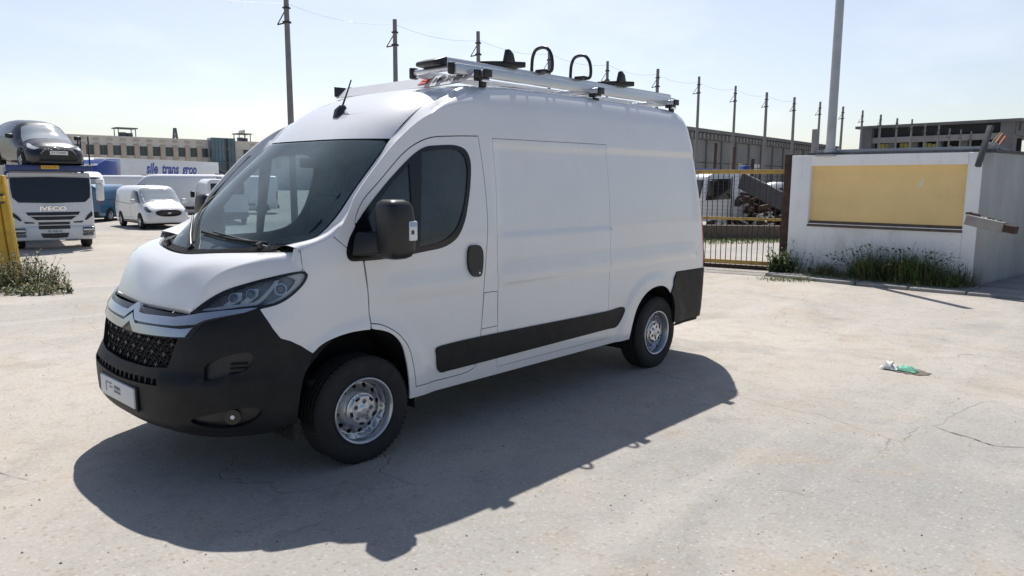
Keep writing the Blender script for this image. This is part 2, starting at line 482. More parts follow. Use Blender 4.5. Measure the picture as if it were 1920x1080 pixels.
def _se(t):
    t = min(max(t, 0.0), S_MAX)
    lo, hi = 0, len(_SEL)-1
    while hi-lo > 1:
        k = (lo+hi)//2
        if _SEL[k] <= t: lo = k
        else: hi = k
    f = (t-_SEL[lo])/(_SEL[hi]-_SEL[lo])
    a, b = _SEP[lo], _SEP[hi]
    return a[0]+(b[0]-a[0])*f, a[1]+(b[1]-a[1])*f

def half_width(x, z):
    w = VW0(z)
    # swage lines pressed into the cargo side
    m = sstep(1.16, 1.30, x)*(1-sstep(4.02, 4.14, x))
    if m > 0:
        w -= 0.014*m*sstep(1.365, 1.390, z)*(1-sstep(2.02, 2.06, z))
    m2 = sstep(0.12, 0.3, x)*(1-sstep(0.9, 1.04, x))
    w += 0.015*max(m, m2)*sstep(1.00, 1.06, z)*(1-sstep(1.075, 1.22, z))
    w -= 0.035*(1-sstep(-0.2, 0.7, x))*sstep(1.25, 1.6, z)
    for cx in (0.0, V_WB):
        d = math.hypot(x-cx, (z-0.36))
        if d < 0.7 and z > 0.3:
            w += 0.022*(1-sstep(0.500, 0.605, d))
    return w

def wrap(s, z):
    sg = 1.0
    if s < -S_MAX: s = -2*S_MAX-s; sg = -1.0
    if s < 0:
        cx, cy = _se(-s)
        x = -VLC(z)*cx
        return (x, -sg*half_width(x, z)*cy, z)
    xe = VXR(z)-V_RC
    if s <= 3.6: x = s
    elif s <= 4.0: x = 3.6+(s-3.6)/0.4*(xe-3.6)
    if s <= 4.0: return (x, -half_width(x, z), z)
    w = half_width(xe, z)
    if s <= 4.24:
        a = (s-4.0)/0.24*math.pi/2
        return (xe+V_RC*math.sin(a), -(w-V_RC+V_RC*math.cos(a)), z)
    t = (s-4.24)
    return (xe+V_RC+0.015*math.sin(min(1, t)*math.pi/2), -(w-V_RC)*(1-t), z)

# windscreen: x as a function of y, z
WSX = pchip([1.15, 1.27, 1.45, 1.65, 1.85, 2.04, 2.2], [-0.76, -0.632, -0.440, -0.220, 0.012, 0.243, 0.435])
WSS = pchip([1.2, 1.4, 2.05], [0.478, 0.478, 0.403])
def wscreen(y, z):
    return (WSX(z)+WSS(z)*(abs(y)/0.86)**4, y, z)

# roof
VZR = pchip([0.12, 0.250, 0.365, 0.52, 0.70, 0.95, 1.20, 1.40, 1.7, 3.8, 4.0, 4.12, 4.25],
            [1.915, 2.050, 2.158, 2.270, 2.364, 2.450, 2.492, 2.510, 2.528, 2.522, 2.512, 2.490, 2.44])
def roof_x0(y): return 0.250+0.403*(abs(y)/0.86)**4
def roof(x, y):
    ay = abs(y)
    dome = 1-sstep(0.75, 1.45, x)
    xx = x-dome*0.403*(ay/0.86)**4
    return (x, y, VZR(xx)-0.035*(1-dome)*(ay/0.8)**2.4)
# ------------------------------------------------------------------ the panel van
van = empty('panel_van')
tag(van, 'large white high-roof panel van with black bumpers and aluminium roof rack, parked in front', 'van')
HALF = -S_MAX
def mir(poly): return [(-2*S_MAX-s, z) for s, z in poly]
def whole(half):
    """half outline from the centre line outwards and back to the centre line -> full closed outline"""
    return half+[p for p in mir(half)[::-1] if abs(p[0]-HALF) > 1e-6]

# key lines on the body side (s, z)
E1K = [(-0.543, 1.378), (-0.30, 1.430), (-0.10, 1.560), (0.10, 1.782), (0.33, 2.005), (0.58, 2.180), (0.84, 2.280), (1.15, 2.328), (1.50, 2.344), (2.5, 2.350), (3.6, 2.345), (3.9, 2.335), (4.0, 2.330), (4.12, 2.325), (4.24, 2.320), (5.24, 2.320)]
E2K = [wscreen(-0.62, 1.372), wscreen(-0.765, 1.415), wscreen(-0.785, 1.52), wscreen(-0.768, 1.74), wscreen(-0.750, 1.94), roof(roof_x0(-0.735)+0.004, -0.735), roof(0.76, -0.725), roof(1.06, -0.722), roof(1.45, -0.725), roof(2.5, -0.725), roof(3.6, -0.725), roof(3.86, -0.715), roof(3.95, -0.70), roof(4.02, -0.64), roof(4.06, -0.53), roof(4.075, 0.0)]
def dense(K, counts):
    out = []
    P = [Vector(k) for k in K]; n = len(P)
    for i in range(n-1):
        p0 = P[i-1] if i else P[0]*2-P[1]; p1 = P[i]; p2 = P[i+1]; p3 = P[i+2] if i+2 < n else P[-1]*2-P[-2]
        d0 = max((p1-p0).length, 1e-6)**.5; d1 = max((p2-p1).length, 1e-6)**.5; d2 = max((p3-p2).length, 1e-6)**.5
        m1 = ((p1-p0)/d0-(p2-p0)/(d0+d1)+(p2-p1)/d1)*d1; m2 = ((p2-p1)/d1-(p3-p1)/(d1+d2)+(p3-p2)/d2)*d1
        for q in range(counts[i]):
            t = q/counts[i]; t2 = t*t; t3 = t2*t
            out.append(p1*(2*t3-3*t2+1)+m1*(t3-2*t2+t)+p2*(-2*t3+3*t2)+m2*(t3-t2))
    out.append(P[-1]); return out
CNT = [6, 6, 6, 6, 6, 5, 5, 6, 16, 18, 6, 4, 6, 6, 8]
E1 = [tuple(p) for p in dense(E1K, CNT)]
E2 = dense(E2K, CNT)
IX = [sum(CNT[:i]) for i in range(len(CNT)+1)]

# rounded strip between body side and windscreen / roof
def nrm_wrap(s, z, e=1e-3):
    du = Vector(wrap(s+e, z))-Vector(wrap(s-e, z)); dv = Vector(wrap(s, z+e))-Vector(wrap(s, z-e))
    return du.cross(dv).normalized(), dv.normalized()
def fillet(name, sgn):
    rows = []; M = 12
    for i, (a, P2) in enumerate(zip(E1, E2)):
        P1 = Vector(wrap(*a)); n1, t1 = nrm_wrap(*a)
        # outward direction on top surface at P2
        if i < IX[5]:
            z = P2.z; y = P2.y; d = Vector(wscreen(y-1e-3, z))-Vector(wscreen(y, z)); t2 = d.normalized()
        else:
            h = (P1-P2); h.z = 0; h.normalize()
            q = Vector(roof(P2.x+h.x*1e-3, P2.y+h.y*1e-3))-Vector(roof(P2.x, P2.y)); t2 = q.normalized()
        bl = 0.28*sstep(IX[3], IX[5], i)*(1-sstep(IX[6], IX[9], i))
        t2 = (t2*(1-bl)+(P1-P2).normalized()*bl).normalized()
        # tangent on the side, leaning towards the edge it has to reach
        D = P2-P1
        ts = (D-n1*D.dot(n1)).normalized()
        L = D.length; k = 0.42*L
        A = P1+ts*k; B = P2+t2*k
        row = []
        for q in range(M+1):
            t = q/M; u = 1-t
            row.append(P1*u**3+A*3*u*u*t+B*3*u*t*t+P2*t**3)
        rows.append(row)
    mb = MB(); vs = [(p.x, sgn*p.y, p.z) for r_ in rows for p in r_]; fs = []
    for i in range(len(rows)-1):
        for q in range(M):
            a = i*(M+1)+q; f = (a, a+M+1, a+M+2, a+1)
            fs.append(f if sgn > 0 else f[::-1])
    mb.add(vs, fs, True)
    return mb.build(name, 'van_white', van)
fillet('roof_side_rail', 1); fillet('roof_side_rail', -1)

# roof skin
rp = [(p.x, p.y) for p in E2[IX[5]:]]
rfull = rp+[(x, -y) for x, y in rp[::-1][1:]]+[(roof_x0(y)+0.004, y) for y in [0.70-0.05*k for k in range(29)]]
patch('roof_panel', 'van_white', van, roof, rfull, sp=0.07, rim=0.0)

# outlines on the side
DOOR = catmull([(-0.010, 1.522), (0.058, 1.646), (0.192, 1.769), (0.400, 1.952), (0.501, 2.013), (0.631, 2.060), (0.844, 2.081), (1.081, 2.092), (1.091, 1.985), (1.108, 1.685), (1.107, 1.527), (1.089, 1.315), (1.061, 1.056), (1.035, 0.708), (1.014, 0.534), (0.99, 0.46), (0.940, 0.430), (0.420, 0.418), (0.396, 0.552), (0.349, 0.703), (0.263, 0.805), (0.135, 0.880), (0.060, 0.897), (0.055, 0.95), (0.048, 1.104), (0.022, 1.30), (-0.02, 1.42)], closed=True, corners=(7, 17, 22), sp=0.03)
WIN = catmull([(-0.138, 1.345), (-0.111, 1.302), (0.014, 1.290), (0.238, 1.292), (0.502, 1.315), (0.691, 1.339), (0.800, 1.392), (0.880, 1.50), (0.925, 1.62), (0.965, 1.775), (0.980, 1.922), (0.945, 1.990), (0.860, 2.017), (0.688, 2.012), (0.590, 2.000), (0.499, 1.960), (0.307, 1.815), (0.122, 1.645), (-0.019, 1.500), (-0.105, 1.423)], closed=True, sp=0.025)
GLS = catmull([(0.545, 1.962), (0.70, 1.985), (0.835, 1.992), (0.912, 1.964), (0.945, 1.895), (0.928, 1.750), (0.872, 1.570), (0.793, 1.450), (0.692, 1.385), (0.526, 1.350), (0.470, 1.347)], closed=True, corners=(0, 10), sp=0.025)
QGL = [(0.435, 1.885), (0.30, 1.772), (0.16, 1.635), (0.09, 1.545), (0.14, 1.34), (0.415, 1.345)]
WINH = offset_poly(WIN, -0.02)
F_ARCH = [(-0.430, 0.36), (-0.424, 0.412), (-0.407, 0.541), (-0.385, 0.663), (-0.345, 0.770), (-0.292, 0.818), (-0.160, 0.858), (-0.011, 0.866), (0.110, 0.852), (0.217, 0.808), (0.293, 0.730), (0.337, 0.599), (0.363, 0.448), (0.376, 0.342)]
F_ARCHS = catmull(F_ARCH, sp=0.03)
R_ARCH = catmull([(2.945, 0.352), (2.964, 0.480), (3.031, 0.640), (3.163, 0.755), (3.341, 0.803), (3.50, 0.785), (3.600, 0.715), (3.648, 0.595), (3.664, 0.409)], sp=0.03)
R_BUMP = [(3.664, 0.409), (3.648, 0.595), (3.605, 0.715), (3.679, 0.905), (3.9, 0.902), (4.0, 0.900), (4.24, 0.895), (4.30, 0.895), (4.30, 0.42), (4.1, 0.405), (4.0, 0.405)]
FUEL = [(1.062, 0.982), (1.196, 0.981), (1.206, 0.720), (1.038, 0.720)]

# front wing: behind the headlamp, above the bumper and the arch, as far as the door
A_BASE = (-0.135, 1.375)
WING = [(-0.543, 1.375), (-0.518, 1.313), (-0.495, 1.266)] + catmull([(-0.474, 1.253), (-0.450, 1.236), (-0.458, 1.196), (-0.493, 1.152), (-0.550, 1.104), (-0.608, 1.074), (-0.668, 1.060), (-0.704, 1.052)], sp=0.03) + [(-0.613, 0.971), (-0.534, 0.882), (-0.477, 0.861), (-0.411, 0.824), (-0.347, 0.775)] + F_ARCHS[[i for i, p in enumerate(F_ARCHS) if p[0] > -0.338][0]:]
iw = [i for i, p in enumerate(WING) if p[0] > 0.03 and p[1] < 0.88][0]
WING = WING[:iw] + [(0.045, 0.863), (0.052, 0.897), (0.050, 0.95), (0.043, 1.104), (0.017, 1.29), (-0.06, 1.33), (-0.14, 1.378), (-0.27, 1.447)]
for m_ in (False, True):
    patch('front_wing', 'van_white', van, wrap, WING, sp=0.032, rim=0.012, mirror=m_)

for m_ in (False, True):
    patch('wing_flange', 'van_white', van, wrap, [(-0.60, 1.255), (-0.475, 1.255), (-0.47, 1.39), (-0.60, 1.39)], sp=0.04, off=-0.014, rim=0.0, mirror=m_)
# body side: everything behind the wing except door, side loading panel, arches and bumper
i0 = [i for i, p in enumerate(E1) if p[0] > -0.255][0]
ra = [p for p in R_ARCH if p[0] < 3.60][::-1]
fa = [p for p in F_ARCHS if p[0] > 0.06][::-1]
dh = offset_poly(DOOR, 0.0035)
st = min(range(len(dh)), key=lambda i: (dh[i][0]-0.060)**2+(dh[i][1]-0.894)**2); dh = dh[st:]+dh[:st]
en = min(range(len(dh)), key=lambda i: (dh[i][0]+0.010)**2+(dh[i][1]-1.522)**2)
BODY = [(-0.264, 1.4525)]+list(E1[i0:IX[14]+1])+[(4.24, 0.905), (4.0, 0.908), (3.679, 0.911), (3.600, 0.715)]+ra+[(2.0, 0.348), (1.2, 0.345), (0.376, 0.342)]+fa[1:-1]+[(0.062, 0.866)]+dh[:en+1]+[(-0.055, 1.342), (-0.137, 1.3835)]
LOAD = catmull([(1.216, 0.405), (1.208, 0.70), (1.204, 0.98), (1.196, 1.37), (1.222, 1.70), (1.226, 2.082), (2.62, 2.092), (2.625, 1.70), (2.598, 1.142), (2.604, 0.624), (2.604, 0.412)], closed=True, corners=(0, 5, 6, 10), sp=0.05)
WINH = offset_poly(WIN, -0.02)
ws = min(range(len(WINH)), key=lambda i: (WINH[i][0]-0.03)**2+(WINH[i][1]-1.31)**2)
WR = WINH[ws:]+WINH[:ws]
WR = WR[:min(range(len(WR)), key=lambda i: (WR[i][0]-0.02)**2+(WR[i][1]-1.52)**2)+1]
DI = offset_poly(DOOR, -0.0035)[::-1]
st = min(range(len(DI)), key=lambda i: (DI[i][0]+0.005)**2+(DI[i][1]-1.522)**2); DI = DI[st:]+DI[:st]
en = min(range(len(DI)), key=lambda i: (DI[i][0]-0.027)**2+(DI[i][1]-1.285)**2)
DOORC = DI[:en+1]+WR
TRIM = catmull([(0.600, 0.645), (0.606, 0.60), (0.618, 0.50), (0.640, 0.474), (0.70, 0.473), (2.60, 0.498), (2.72, 0.500), (2.774, 0.538), (2.838, 0.645), (2.825, 0.664), (2.60, 0.658), (0.62, 0.655)], closed=True, sp=0.04, corners=(5,))
HAND = catmull([(0.894, 1.300), (0.915, 1.329), (0.998, 1.326), (1.028, 1.290), (1.029, 1.174), (1.007, 1.113), (0.939, 1.113), (0.898, 1.155)], closed=True, sp=0.02)
TAIL = [(4.040, 0.93), (4.24, 0.93), (4.30, 0.96), (4.30, 1.42), (4.16, 1.42), (4.08, 1.36), (4.050, 1.20)]
for m_ in (False, True):
    patch('body_side', 'van_white', van, wrap, BODY, holes=[offset_poly(FUEL, 0.003), offset_poly(LOAD, 0.002)], sp=0.040, rim=0.012, mirror=m_)
    patch('side_flap', 'van_white', van, wrap, offset_poly(FUEL, -0.002), sp=0.05, rim=0.01, mirror=m_)
    patch('load_panel', 'van_white', van, wrap, offset_poly(LOAD, -0.002), sp=0.040, rim=0.012, mirror=m_)
    door = patch('front_door', 'van_white', van, wrap, DOORC, sp=0.034, rim=0.012, mirror=m_)
    patch('window_frame', 'gloss_black', door, wrap, WIN, holes=[GLS, QGL], sp=0.035, off=0.003, rim=0.02, mirror=m_)
    patch('window_pane', 'side_glass', door, wrap, offset_poly(GLS, 0.004), sp=0.05, off=-0.006, rim=0.0, mirror=m_)
    patch('quarter_pane', 'side_glass', door, wrap, offset_poly(QGL, 0.004), sp=0.05, off=-0.006, rim=0.0, mirror=m_)
    h = patch('door_handle', 'trim_black', door, wrap, HAND, sp=0.02, off=0.022, rim=0.03, mirror=m_)
    sg = -1 if not m_ else 1
    hp = Vector(wrap(0.990, 1.135)); MB().cyl((hp.x, sg*(-hp.y+0.018), hp.z), (hp.x, sg*(-hp.y+0.0245), hp.z), 0.008, 10).build('lock_barrel', 'alu', door)
    patch('side_trim', 'bumper_black', van, wrap, TRIM, sp=0.06, off=0.016, rim=0.02, mirror=m_)
    # black inner shell seen in the shut lines and arches
    LIN = [(-0.43, 0.9), (-0.43, 1.30), (-0.30, 1.40), (-0.02, 1.62), (0.33, 1.965), (0.60, 2.11), (0.86, 2.21), (1.15, 2.275), (1.50, 2.30), (4.2, 2.29), (4.2, 0.36), (3.68, 0.36)]+[(3.33+0.40*math.cos(a*math.pi/14), 0.42+0.41*math.sin(a*math.pi/14)) for a in range(0, 15)]+[(2.9, 0.36), (0.42, 0.36)]+[(-0.02+0.42*math.cos(a*math.pi/14), 0.44+0.45*math.sin(a*math.pi/14)) for a in range(0, 15)]+[(-0.46, 0.8)]
    patch('inner_shell', 'body_dark', van, wrap, LIN, holes=[offset_poly(GLS, 0.012), offset_poly(QGL, 0.012)], sp=0.09, off=-0.013, rim=0.0, mirror=m_)
    patch('tail_lamp', 'lens_red', van, wrap, TAIL, sp=0.04, off=0.006, rim=0.02, mirror=m_)
    patch('rear_bumper', 'bumper_black', van, wrap, [(3.664, 0.409)]+[p for p in R_ARCH if p[0] > 3.605][::-1][1:]+[(3.603, 0.716), (3.679, 0.905), (4.0, 0.902), (4.24, 0.895), (5.24, 0.895), (5.24, 0.42), (4.2, 0.402), (3.9, 0.402)], sp=0.06, off=0.010, rim=0.03, mirror=m_)
# rear doors
for m_ in (False, True):
    d = patch('rear_door', 'van_white', van, wrap, [(4.245, 0.91), (5.232, 0.91), (5.232, 2.315), (4.245, 2.315)], sp=0.09, rim=0.012, mirror=m_)
    patch('rear_pane', 'side_glass', d, wrap, [(4.42, 1.35), (5.12, 1.35), (5.12, 1.95), (4.42, 1.95)], sp=0.12, off=0.004, rim=0.01, mirror=m_)

# windscreen
WSO = [(p.y, p.z) for p in E2[1:IX[5]-1]]
WSH = [(0.0, 1.300), (-0.30, 1.306), (-0.55, 1.335), (-0.70, 1.372)]+WSO+[(-0.738, 2.020), (-0.715, 2.040), (-0.62, 2.045), (-0.3, 2.045), (0.0, 2.045)]
WSF = WSH+[(-y, z) for y, z in WSH[::-1][1:-1]]
frit = offset_poly(WSF, -0.045)
ws_ = patch('windscreen', 'windscreen_glass', van, wscreen, offset_poly(WSF, -0.006), sp=0.08, off=0.004, rim=0.0, flip=True)
patch('windscreen_border', 'gloss_black', ws_, wscreen, WSF, holes=[catmull(frit, closed=True, sp=0.03)], sp=0.05, off=0.001, rim=0.008, flip=True)
patch('sensor_patch', 'gloss_black', ws_, wscreen, [(-0.16, 2.02), (0.16, 2.02), (0.09, 1.945), (-0.09, 1.945)], sp=0.05, off=-0.004, rim=0.0, flip=True)
# ------------------------------------------------------------------ bonnet
C0 = [(-0.655, 0, 1.298), (-0.675, 0, 1.289), (-0.698, 0, 1.277), (-0.720, 0, 1.264), (-0.744, 0, 1.247), (-0.780, 0, 1.212), (-0.822, 0, 1.150), (-0.862, 0, 1.072), (-0.890, 0, 0.985)]
C1 = [(-0.375, -0.905, 1.362), (-0.405, -0.898, 1.358), (-0.440, -0.885, 1.352), (-0.490, -0.862, 1.343), (-0.555, -0.820, 1.327), (-0.640, -0.755, 1.297), (-0.715, -0.672, 1.252), (-0.785, -0.600, 1.165), (-0.858, -0.562, 1.012)]
C2 = [wrap(*q) for q in [(-0.549, 1.371), (-0.524, 1.313), (-0.503, 1.264), (-0.579, 1.252), (-0.664, 1.238), (-0.821, 1.202), (-0.971, 1.151), (-1.067, 1.088), (-1.140, 1.012)]]
CNB = [4]*8
c0 = dense(C0, CNB); c1 = dense(C1, CNB); c2 = dense(C2, CNB)
hood = MB(); rows = []
for a, b, c in zip(c0, c1, c2):
    b2 = Vector((b.x, -b.y, b.z)); c2_ = Vector((c.x, -c.y, c.z))
    m1 = a.lerp(b, 0.5); m1.z += 0.010; m1.x -= 0.010+0.085*max(0, (a.z-1.0)/0.31)**2; m1b = Vector((m1.x, -m1.y, m1.z))
    ctr = a.copy(); ctr.z += 0.012
    m2 = b.lerp(c, 0.5); out = Vector((-0.45, -0.75, 0.35)); m2 = m2+out*(0.045*(c-b).length)
    m2b = Vector((m2.x, -m2.y, m2.z))
    rows.append([Vector(v) for v in catmull([c, m2, b.lerp(m2, 0.18), b.lerp(m1, 0.10), m1, ctr, m1b, b2.lerp(m1b, 0.10), b2.lerp(m2b, 0.18), m2b, c2_], sp=9)])
    key = [c, m2, b.lerp(m2, 0.15), b.lerp(m1, 0.07), m1, ctr, m1b, b2.lerp(m1b, 0.07), b2.lerp(m2b, 0.15), m2b, c2_]
    r_ = []
    for p in dense(key, [5, 4, 3, 5, 6, 6, 5, 3, 4, 5]): r_.append(p)
    rows[-1] = r_
n = len(rows[0])
hood.add([p for r_ in rows for p in r_], [(i*n+k, i*n+k+1, (i+1)*n+k+1, (i+1)*n+k) for i in range(len(rows)-1) for k in range(n-1)], True)
# turned-under edge
fr = rows[-1]; bk = rows[0]
hood.add(list(fr)+[p+Vector((0.02, 0, -0.004)) for p in fr], [(k, k+1, n+k+1, n+k) for k in range(n-1)], True)
hood.add(list(bk)+[p+Vector((0.02, 0, -0.03)) for p in bk], [(k, n+k, n+k+1, k+1) for k in range(n-1)], True)
ho = hood.build('bonnet', 'van_white', van, recalc=True)
# black tray under the bonnet gap, scuttle grille below the windscreen
sc = MB(); R = []
yy = [-0.80+1.6*i/20 for i in range(21)]
def bonnet_rear(y):
    k = min(range(n), key=lambda i: abs(rows[0][i].y-y)); return rows[0][k]
for y in yy:
    a = bonnet_rear(y)+Vector((0.012, 0, -0.012)); b = Vector(wscreen(y, 1.335+0.06*(abs(y)/0.8)**2)); R.append((a, b))
sc.add([p for ab in R for p in ab], [(2*i, 2*i+1, 2*i+3, 2*i+2) for i in range(20)], True)
scu = sc.build('scuttle_panel', 'trim_black', van, recalc=True)
for q in range(4):
    t = 0.22+0.17*q
    MB().tube([a.lerp(b, t)+Vector((-0.004, 0, 0.010)) for a, b in R[1:-1]], 0.007, 6).build('scuttle_slat', 'bumper_black', scu)
for y0_ in (-0.66, 0.30):
    a, b = [q for q in R if abs(q[0].y-y0_) < 0.05][0]
    MB().cyl(a.lerp(b, .5), a.lerp(b, .5)+Vector((-0.02, 0, 0.05)), 0.018, 10).build('washer_jet', 'trim_black', scu)
# wipers
def wiper(piv, tip, blade0, blade1):
    nrm = Vector((-0.66, 0, 0.75))
    P = Vector(wscreen(*piv))+nrm*0.03; T = Vector(wscreen(*tip))+nrm*0.045
    a = MB(); a.cyl(P-nrm*0.05, P+nrm*0.015, 0.02, 10); a.tube([P, P.lerp(T, .3)+nrm*0.012, T], [0.015, 0.013, 0.006], 8)
    arm = a.build('wiper_arm', 'trim_black', van)
    b = MB(); k = 9
    b.tube([Vector(wscreen(blade0[0]+(blade1[0]-blade0[0])*i/k, blade0[1]+(blade1[1]-blade0[1])*i/k))+nrm*0.018 for i in range(k+1)], 0.010, 6)
    b.build('wiper_blade', 'rubber', arm)
wiper((-0.66, 1.345), (-0.16, 1.415), (-0.62, 1.385), (0.06, 1.425))
wiper((-0.02, 1.325), (0.36, 1.50), (0.04, 1.36), (0.66, 1.66))

# ------------------------------------------------------------------ front bumper, grille, badge bars, plate
BUMP = whole([(HALF, 0.990), (-1.373, 0.992), (-1.144, 1.006), (-1.002, 1.022), (-0.848, 1.044), (-0.708, 1.052), (-0.613, 0.968), (-0.534, 0.878), (-0.477, 0.857), (-0.411, 0.820), (-0.350, 0.772), (-0.385, 0.663), (-0.407, 0.541), (-0.424, 0.412), (-0.43, 0.375), (-0.50, 0.362), (-0.8, 0.352), (-1.2, 0.345), (HALF, 0.345)])
GRIL = whole([(HALF, 0.850), (-1.30, 0.873), (-1.133, 0.885), (-1.157, 0.804), (-1.184, 0.712), (-1.36, 0.692), (HALF, 0.682)])
SLOT = whole([(HALF, 0.632), (-1.217, 0.650), (-1.204, 0.613), (HALF, 0.590)])
VENT = catmull([(-0.935, 0.735), (-0.861, 0.786), (-0.692, 0.812), (-0.672, 0.775), (-0.700, 0.722), (-0.793, 0.687), (-0.91, 0.668)], closed=True, sp=0.03)
FOGP = catmull([(-0.98, 0.430), (-0.80, 0.486), (-0.66, 0.500), (-0.60, 0.470), (-0.66, 0.410), (-0.82, 0.385)], closed=True, sp=0.03)
bump = patch('front_bumper', 'bumper_black', van, wrap, BUMP, holes=[GRIL, SLOT, VENT, mir(VENT), FOGP, mir(FOGP)], sp=0.05, off=0.002, rim=0.03)
patch('grille_back', 'body_dark', bump, wrap, offset_poly(GRIL, 0.03), sp=0.07, off=-0.05, rim=0.0)
patch('slot_back', 'body_dark', bump, wrap, offset_poly(SLOT, 0.03), sp=0.07, off=-0.035, rim=0.0)
for V_ in (VENT, FOGP):
    patch('vent_recess', 'trim_black', bump, wrap, offset_poly(V_, 0.015), sp=0.04, off=-0.024, rim=0.0)
    patch('vent_recess', 'trim_black', bump, wrap, offset_poly(V_, 0.015), sp=0.04, off=-0.024, rim=0.0, mirror=True)
def on_wrap(s, z, off):
    P = Vector(wrap(s, z)); n_, _ = nrm_wrap(s, z); return P+n_*off
for m_ in (1, -1):
    for zf in (0.70, 0.725, 0.75):
        q = [on_wrap(-0.70-0.012*i, zf+0.005*0, -0.012) for i in range(9)]
        MB().tube([(p.x, m_*p.y, p.z) for p in q], 0.006, 6).build('vent_louvre', 'bumper_black', bump)
    a = on_wrap(-0.752, 0.452, -0.02); b = on_wrap(-0.752, 0.452, 0.004)
    fl = MB(); fl.cyl((a.x, m_*a.y, a.z), (b.x, m_*b.y, b.z), 0.045, 20)
    f_ = fl.build('fog_lamp', 'gloss_black', bump)
    c = on_wrap(-0.752, 0.452, 0.0045); MB().cyl((b.x, m_*b.y, b.z), (c.x+(c.x-b.x)*4, m_*(c.y+(c.y-b.y)*4), c.z), 0.012, 16).build('fog_lens', 'lens_white', f_)
# woven grille mesh: staggered lozenges
gm = MB()
for r_ in range(6):
    z = 0.70+0.032*r_
    for k in range(-9, 10):
        s = HALF+(k+0.5*(r_ % 2))*0.062
        if not inside(GRIL, s-0.028, z) or not inside(GRIL, s+0.028, z): continue
        for sx in (1, -1):
            a = on_wrap(s-0.031*sx, z-0.002, -0.030); b = on_wrap(s, z+0.016, -0.022); gm.bar(a, b, 0.007, 0.012)
            a2 = on_wrap(s-0.031*sx, z-0.002, -0.030); b2 = on_wrap(s, z-0.016, -0.026); gm.bar(a2, b2, 0.006, 0.010)
gm.build('grille_mesh', 'body_dark', bump)
for r_ in range(3):  # small grey crosses shaped in for star highlights on the mesh
    for k in range(-5, 6):
        s = HALF+(k+0.5*(r_ % 2))*0.124; z = 0.716+0.064*r_
        if inside(GRIL, s-0.03, z) and inside(GRIL, s+0.03, z):
            p = on_wrap(s, z, -0.016); st = MB()
            st.bar(on_wrap(s-0.018, z, -0.018), on_wrap(s+0.018, z, -0.018), 0.008, 0.008)
            st.bar(on_wrap(s, z-0.014, -0.0175), on_wrap(s, z+0.014, -0.0175), 0.008, 0.008)
            st.build('grille_glint', 'accent_grey', bump)
for k in range(-6, 7):
    s = HALF+k*0.068
    MB().bar(on_wrap(s, 0.585, -0.02), on_wrap(s, 0.655, -0.02), 0.02, 0.012).build('slot_bar', 'bumper_black', bump)
# bright bars with the double chevron
UP = whole([(HALF, 1.020), (HALF+0.020, 1.018), (-1.600, 0.972), (-1.519, 0.971), (-1.366, 0.979), (-1.214, 0.986), (-1.131, 1.001), (-1.038, 1.021), (-0.912, 1.041), (-0.762, 1.058), (-0.715, 1.060), (-0.779, 1.034), (-0.863, 1.017), (-0.948, 0.998), (-0.990, 0.985), (-1.033, 0.962), (-1.177, 0.946), (-1.324, 0.939), (-1.526, 0.931), (-1.605, 0.930), (HALF, 0.978)])
LO = whole([(HALF, 0.962), (-1.600, 0.914), (-1.540, 0.917), (-1.320, 0.928), (-1.120, 0.934), (-1.050, 0.944), (-1.042, 0.950), (-1.059, 0.924), (-1.078, 0.894), (-1.154, 0.888), (-1.294, 0.880), (-1.512, 0.867), (-1.605, 0.866), (HALF, 0.918)])
for nm, PO, of in (('badge_bar', UP, 0.016), ('badge_bar', LO, 0.013)):
    patch(nm, 'chrome', bump, wrap, PO, sp=0.022, off=of, rim=0.02)
patch('bar_backing', 'gloss_black', bump, wrap, whole([(HALF, 1.005), (-1.12, 1.010), (-0.75, 1.045), (-0.99, 0.97), (-1.05, 0.885), (HALF, 0.86)]), sp=0.05, off=0.004, rim=0.0)
# number plate with its small printed mark
pl = MB(); pc = Vector(wrap(HALF, 0.50)); PX = pc.x-0.012
pl.box((PX, -0.02, 0.505), (0.014, 0.53, 0.122)); plate = pl.build('number_plate', 'paper', bump, bevel=0.004)
MB().box((PX+0.012, -0.02, 0.50), (0.012, 0.56, 0.150)).build('plate_holder', 'bumper_black', bump, bevel=0.004)
pm = MB(); x_ = PX-0.0085
pm.box((x_, 0.10, 0.535), (0.002, 0.10, 0.008)); pm.box((x_, 0.145, 0.505), (0.002, 0.010, 0.06)); pm.box((x_, 0.07, 0.512), (0.002, 0.05, 0.008))
pm.build('plate_emblem', 'print_grey', plate)
lettering('plate_print', 'FARINA', 0.030, 'print_grey', (x_, -0.035, 0.522), (0, -1, 0), (0, 0, 1), plate, depth=0.001)
lettering('plate_print', 'PRIMAFILA', 0.022, 'print_grey', (x_, -0.035, 0.496), (0, -1, 0), (0, 0, 1), plate, depth=0.001)
# lower lip
patch('air_dam', 'trim_black', bump, wrap, whole([(HALF, 0.342), (-1.2, 0.342), (-0.8, 0.348), (-0.50, 0.358), (-0.52, 0.30), (-0.9, 0.285), (HALF, 0.285)]), sp=0.06, off=-0.03, rim=0.0)

